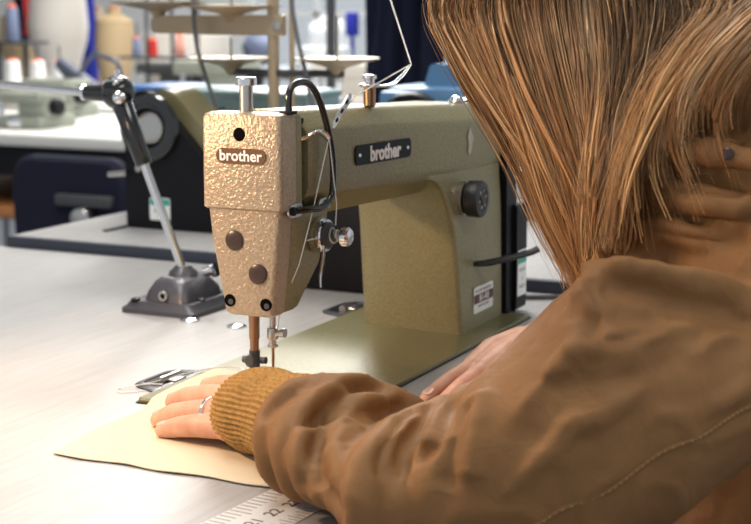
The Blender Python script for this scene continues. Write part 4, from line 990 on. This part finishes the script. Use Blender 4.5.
def add_strands(nclump, per, mirror=False, rad=(.28, .5), spread=6.0, depth=24):
    global SV, SF, SC
    for c in range(nclump):
        u = rng.random()*6.6 if rng.random() < .92 else 6.5+rng.random()*(NG-1.01-6.5); base = guide(u).copy(); L = rng.uniform(.90, 1.03) if u < 6.2 else rng.uniform(.66, 1.0)
        M_ = MM; t = np.linspace(0, 1, M_)
        dd = rng.uniform(-.15, 1)*depth; ph = rng.random()*6.28; am = rng.uniform(2, 9); fr = rng.uniform(3, 8)
        base[:, 0] += dd*np.clip(t*3, 0, 1); base[:, 1] += rng.normal(0, 5)*np.sin(np.pi*t); base[:, 1] += am*np.sin(fr*t+ph)*t; base[:, 0] += am*.7*np.cos(fr*t*1.1+ph)*t
        tone = TONES[rng.choice(len(TONES), p=PT)]; orange = u < 2.2 or rng.random() < .3; tone = tone*np.array([1.05, .9, .75]) if orange else tone
        if 3.9 < u < 6.0 and rng.random() < .55: tone = TONES[6]
        for k in range(per):
            off = rng.normal(0, 1, 3)*spread; conv = (1-.72*t)[:, None]*np.clip(t*4+.25, 0, 1)[:, None]
            p = base+off*conv; a2 = rng.uniform(0, 1.6); p[:, 1] += a2*np.sin(rng.uniform(6, 16)*t+rng.random()*6); p[:, 0] += a2*np.cos(rng.uniform(6, 16)*t)
            if rng.random() < .05: p[:, 1] += rng.normal(0, 9)*t**2; p[:, 2] += rng.normal(0, 6)*t**2
            m = max(8, int(M_*min(1, L*rng.uniform(.9, 1.05)))); p = p[:m]
            if mirror: p = p.copy(); p[:, 0] = 150-p[:, 0]
            yield p, tone*rng.uniform(1.0, 1.5), rng.uniform(*rad)
def emit(gen):
    for p, tone, r in gen:
        m = len(p)
        for j in range(8, m):
            if p[j, 2] < 320:
                v = Vector(p[j]); h = jt.find_nearest(v)
                if h[0] is not None and (v-h[0]).dot(h[1]) < 1.5: v = h[0]+h[1]*(1.5+r*2); p[j] = v
        d = np.gradient(p, axis=0); d /= np.linalg.norm(d, axis=1)[:, None]+1e-9
        a = np.cross(d, np.array([0.3, .2, 1.0])); a /= np.linalg.norm(a, axis=1)[:, None]+1e-9; c = np.cross(d, a)
        t = np.linspace(0, 1, m); rr = (r*(1-.75*t**3))[:, None]; o = len(SV)*1
        base = sum(len(x) for x in SV[-1:]) if False else emit.n
        ring = np.stack([p+a*rr, p-a*rr*.5+c*rr*.87, p-a*rr*.5-c*rr*.87], 1).reshape(-1, 3)
        SV.append(ring); i = np.arange(m-1)*3+base
        for (q, s) in ((0, 1), (1, 2), (2, 0)): SF.append(np.stack([i+q, i+s, i+3+s, i+3+q], 1))
        ts = np.clip((t-.25)*1.6, 0, 1)[:, None]; lum = tone.mean(); gb = np.array([1.28, 1.0, .62])*lum*1.3; og = np.array([1.72, .92, .30])*lum*1.2
        cc = (tone*.45+gb*.55)*(1-ts)+(tone*.5+og*.5)*ts
        SC.append(np.repeat(np.concatenate([cc, np.ones((m, 1))], 1), 3, 0)); emit.n += m*3
emit.n = 0
def back_hair(nc, per, rad):
    for c in range(nc):
        a = rng.uniform(-1.45, 1.45); sx_ = sin(a); cx = cos(a); zt = rng.uniform(295, 330)
        P = [hp(28, 98, sx_*6), hp(0-30*cx, 92, sx_*48), hp(-20-62*cx, 62, sx_*76), hp(-20-78*cx, 10, sx_*84), Vector((75+sx_*88, -215-95*cx, 370)), Vector((75+sx_*92, -225-112*cx, zt))]
        q = np.array([list(v) for v in smoothpath(P, 7)]); m = len(q); t = np.linspace(0, 1, m); tone = TONES[rng.choice(len(TONES), p=PT)]
        for k in range(per):
            o = rng.normal(0, 1, 3)*6; p = q+o*np.clip(t*3+.2, 0, 1)[:, None]; p[:, 1] += 1.5*np.sin(rng.uniform(4, 10)*t+rng.random()*6)
            yield p, tone*rng.uniform(1, 1.4), rng.uniform(*rad)
emit(back_hair(150, 14, (.7, 1.5)))
emit(add_strands(170, 8, rad=(.9, 2.0), spread=5, depth=30))
emit(add_strands(420, 18, rad=(.17, .33), spread=8))
emit(add_strands(60, 10, mirror=True, rad=(.8, 1.6), spread=8))
# back of the head
NGs = NG
V_ = np.concatenate(SV); F_ = np.concatenate(SF); C_ = np.clip(np.concatenate(SC), 0, 1)
V_ = (V_-np.array(OFF[pe]))*.001
me = bpy.data.meshes.new('hair'); me.vertices.add(len(V_)); me.vertices.foreach_set('co', V_.ravel())
me.loops.add(len(F_)*4); me.loops.foreach_set('vertex_index', F_.ravel().astype(np.int32)); me.polygons.add(len(F_)); me.polygons.foreach_set('loop_start', np.arange(len(F_), dtype=np.int32)*4)
me.polygons.foreach_set('loop_total', np.full(len(F_), 4, np.int32)); me.update(calc_edges=True)
ca = me.color_attributes.new('tone', 'FLOAT_COLOR', 'POINT'); ca.data.foreach_set('color', C_.ravel().astype(np.float32))
me.polygons.foreach_set('use_smooth', np.ones(len(F_), bool))
me.materials.append(M['hair'])
hair = bpy.data.objects.new('hair', me); COL.objects.link(hair); hair.parent = pe; OFF[hair] = OFF[pe]; hair['label'] = 'long loose auburn and dark blonde hair'
b = B(); ell(b, hp(-14, 34, 0), (82, 100, 88), mtx=hm)
for v in list(b.verts):
    q = v.co-HC
    if q.dot(FD) > 58 and q.dot(UP) < 62: v.co = v.co-FD*(q.dot(FD)-58)
part(hair, 'scalp_hair', b, mat('auburn_scalp_hair', (.30, .14, .05), .5, var=(.2, .085, .03), vscale=200, stretch=(1, .1, 1)))
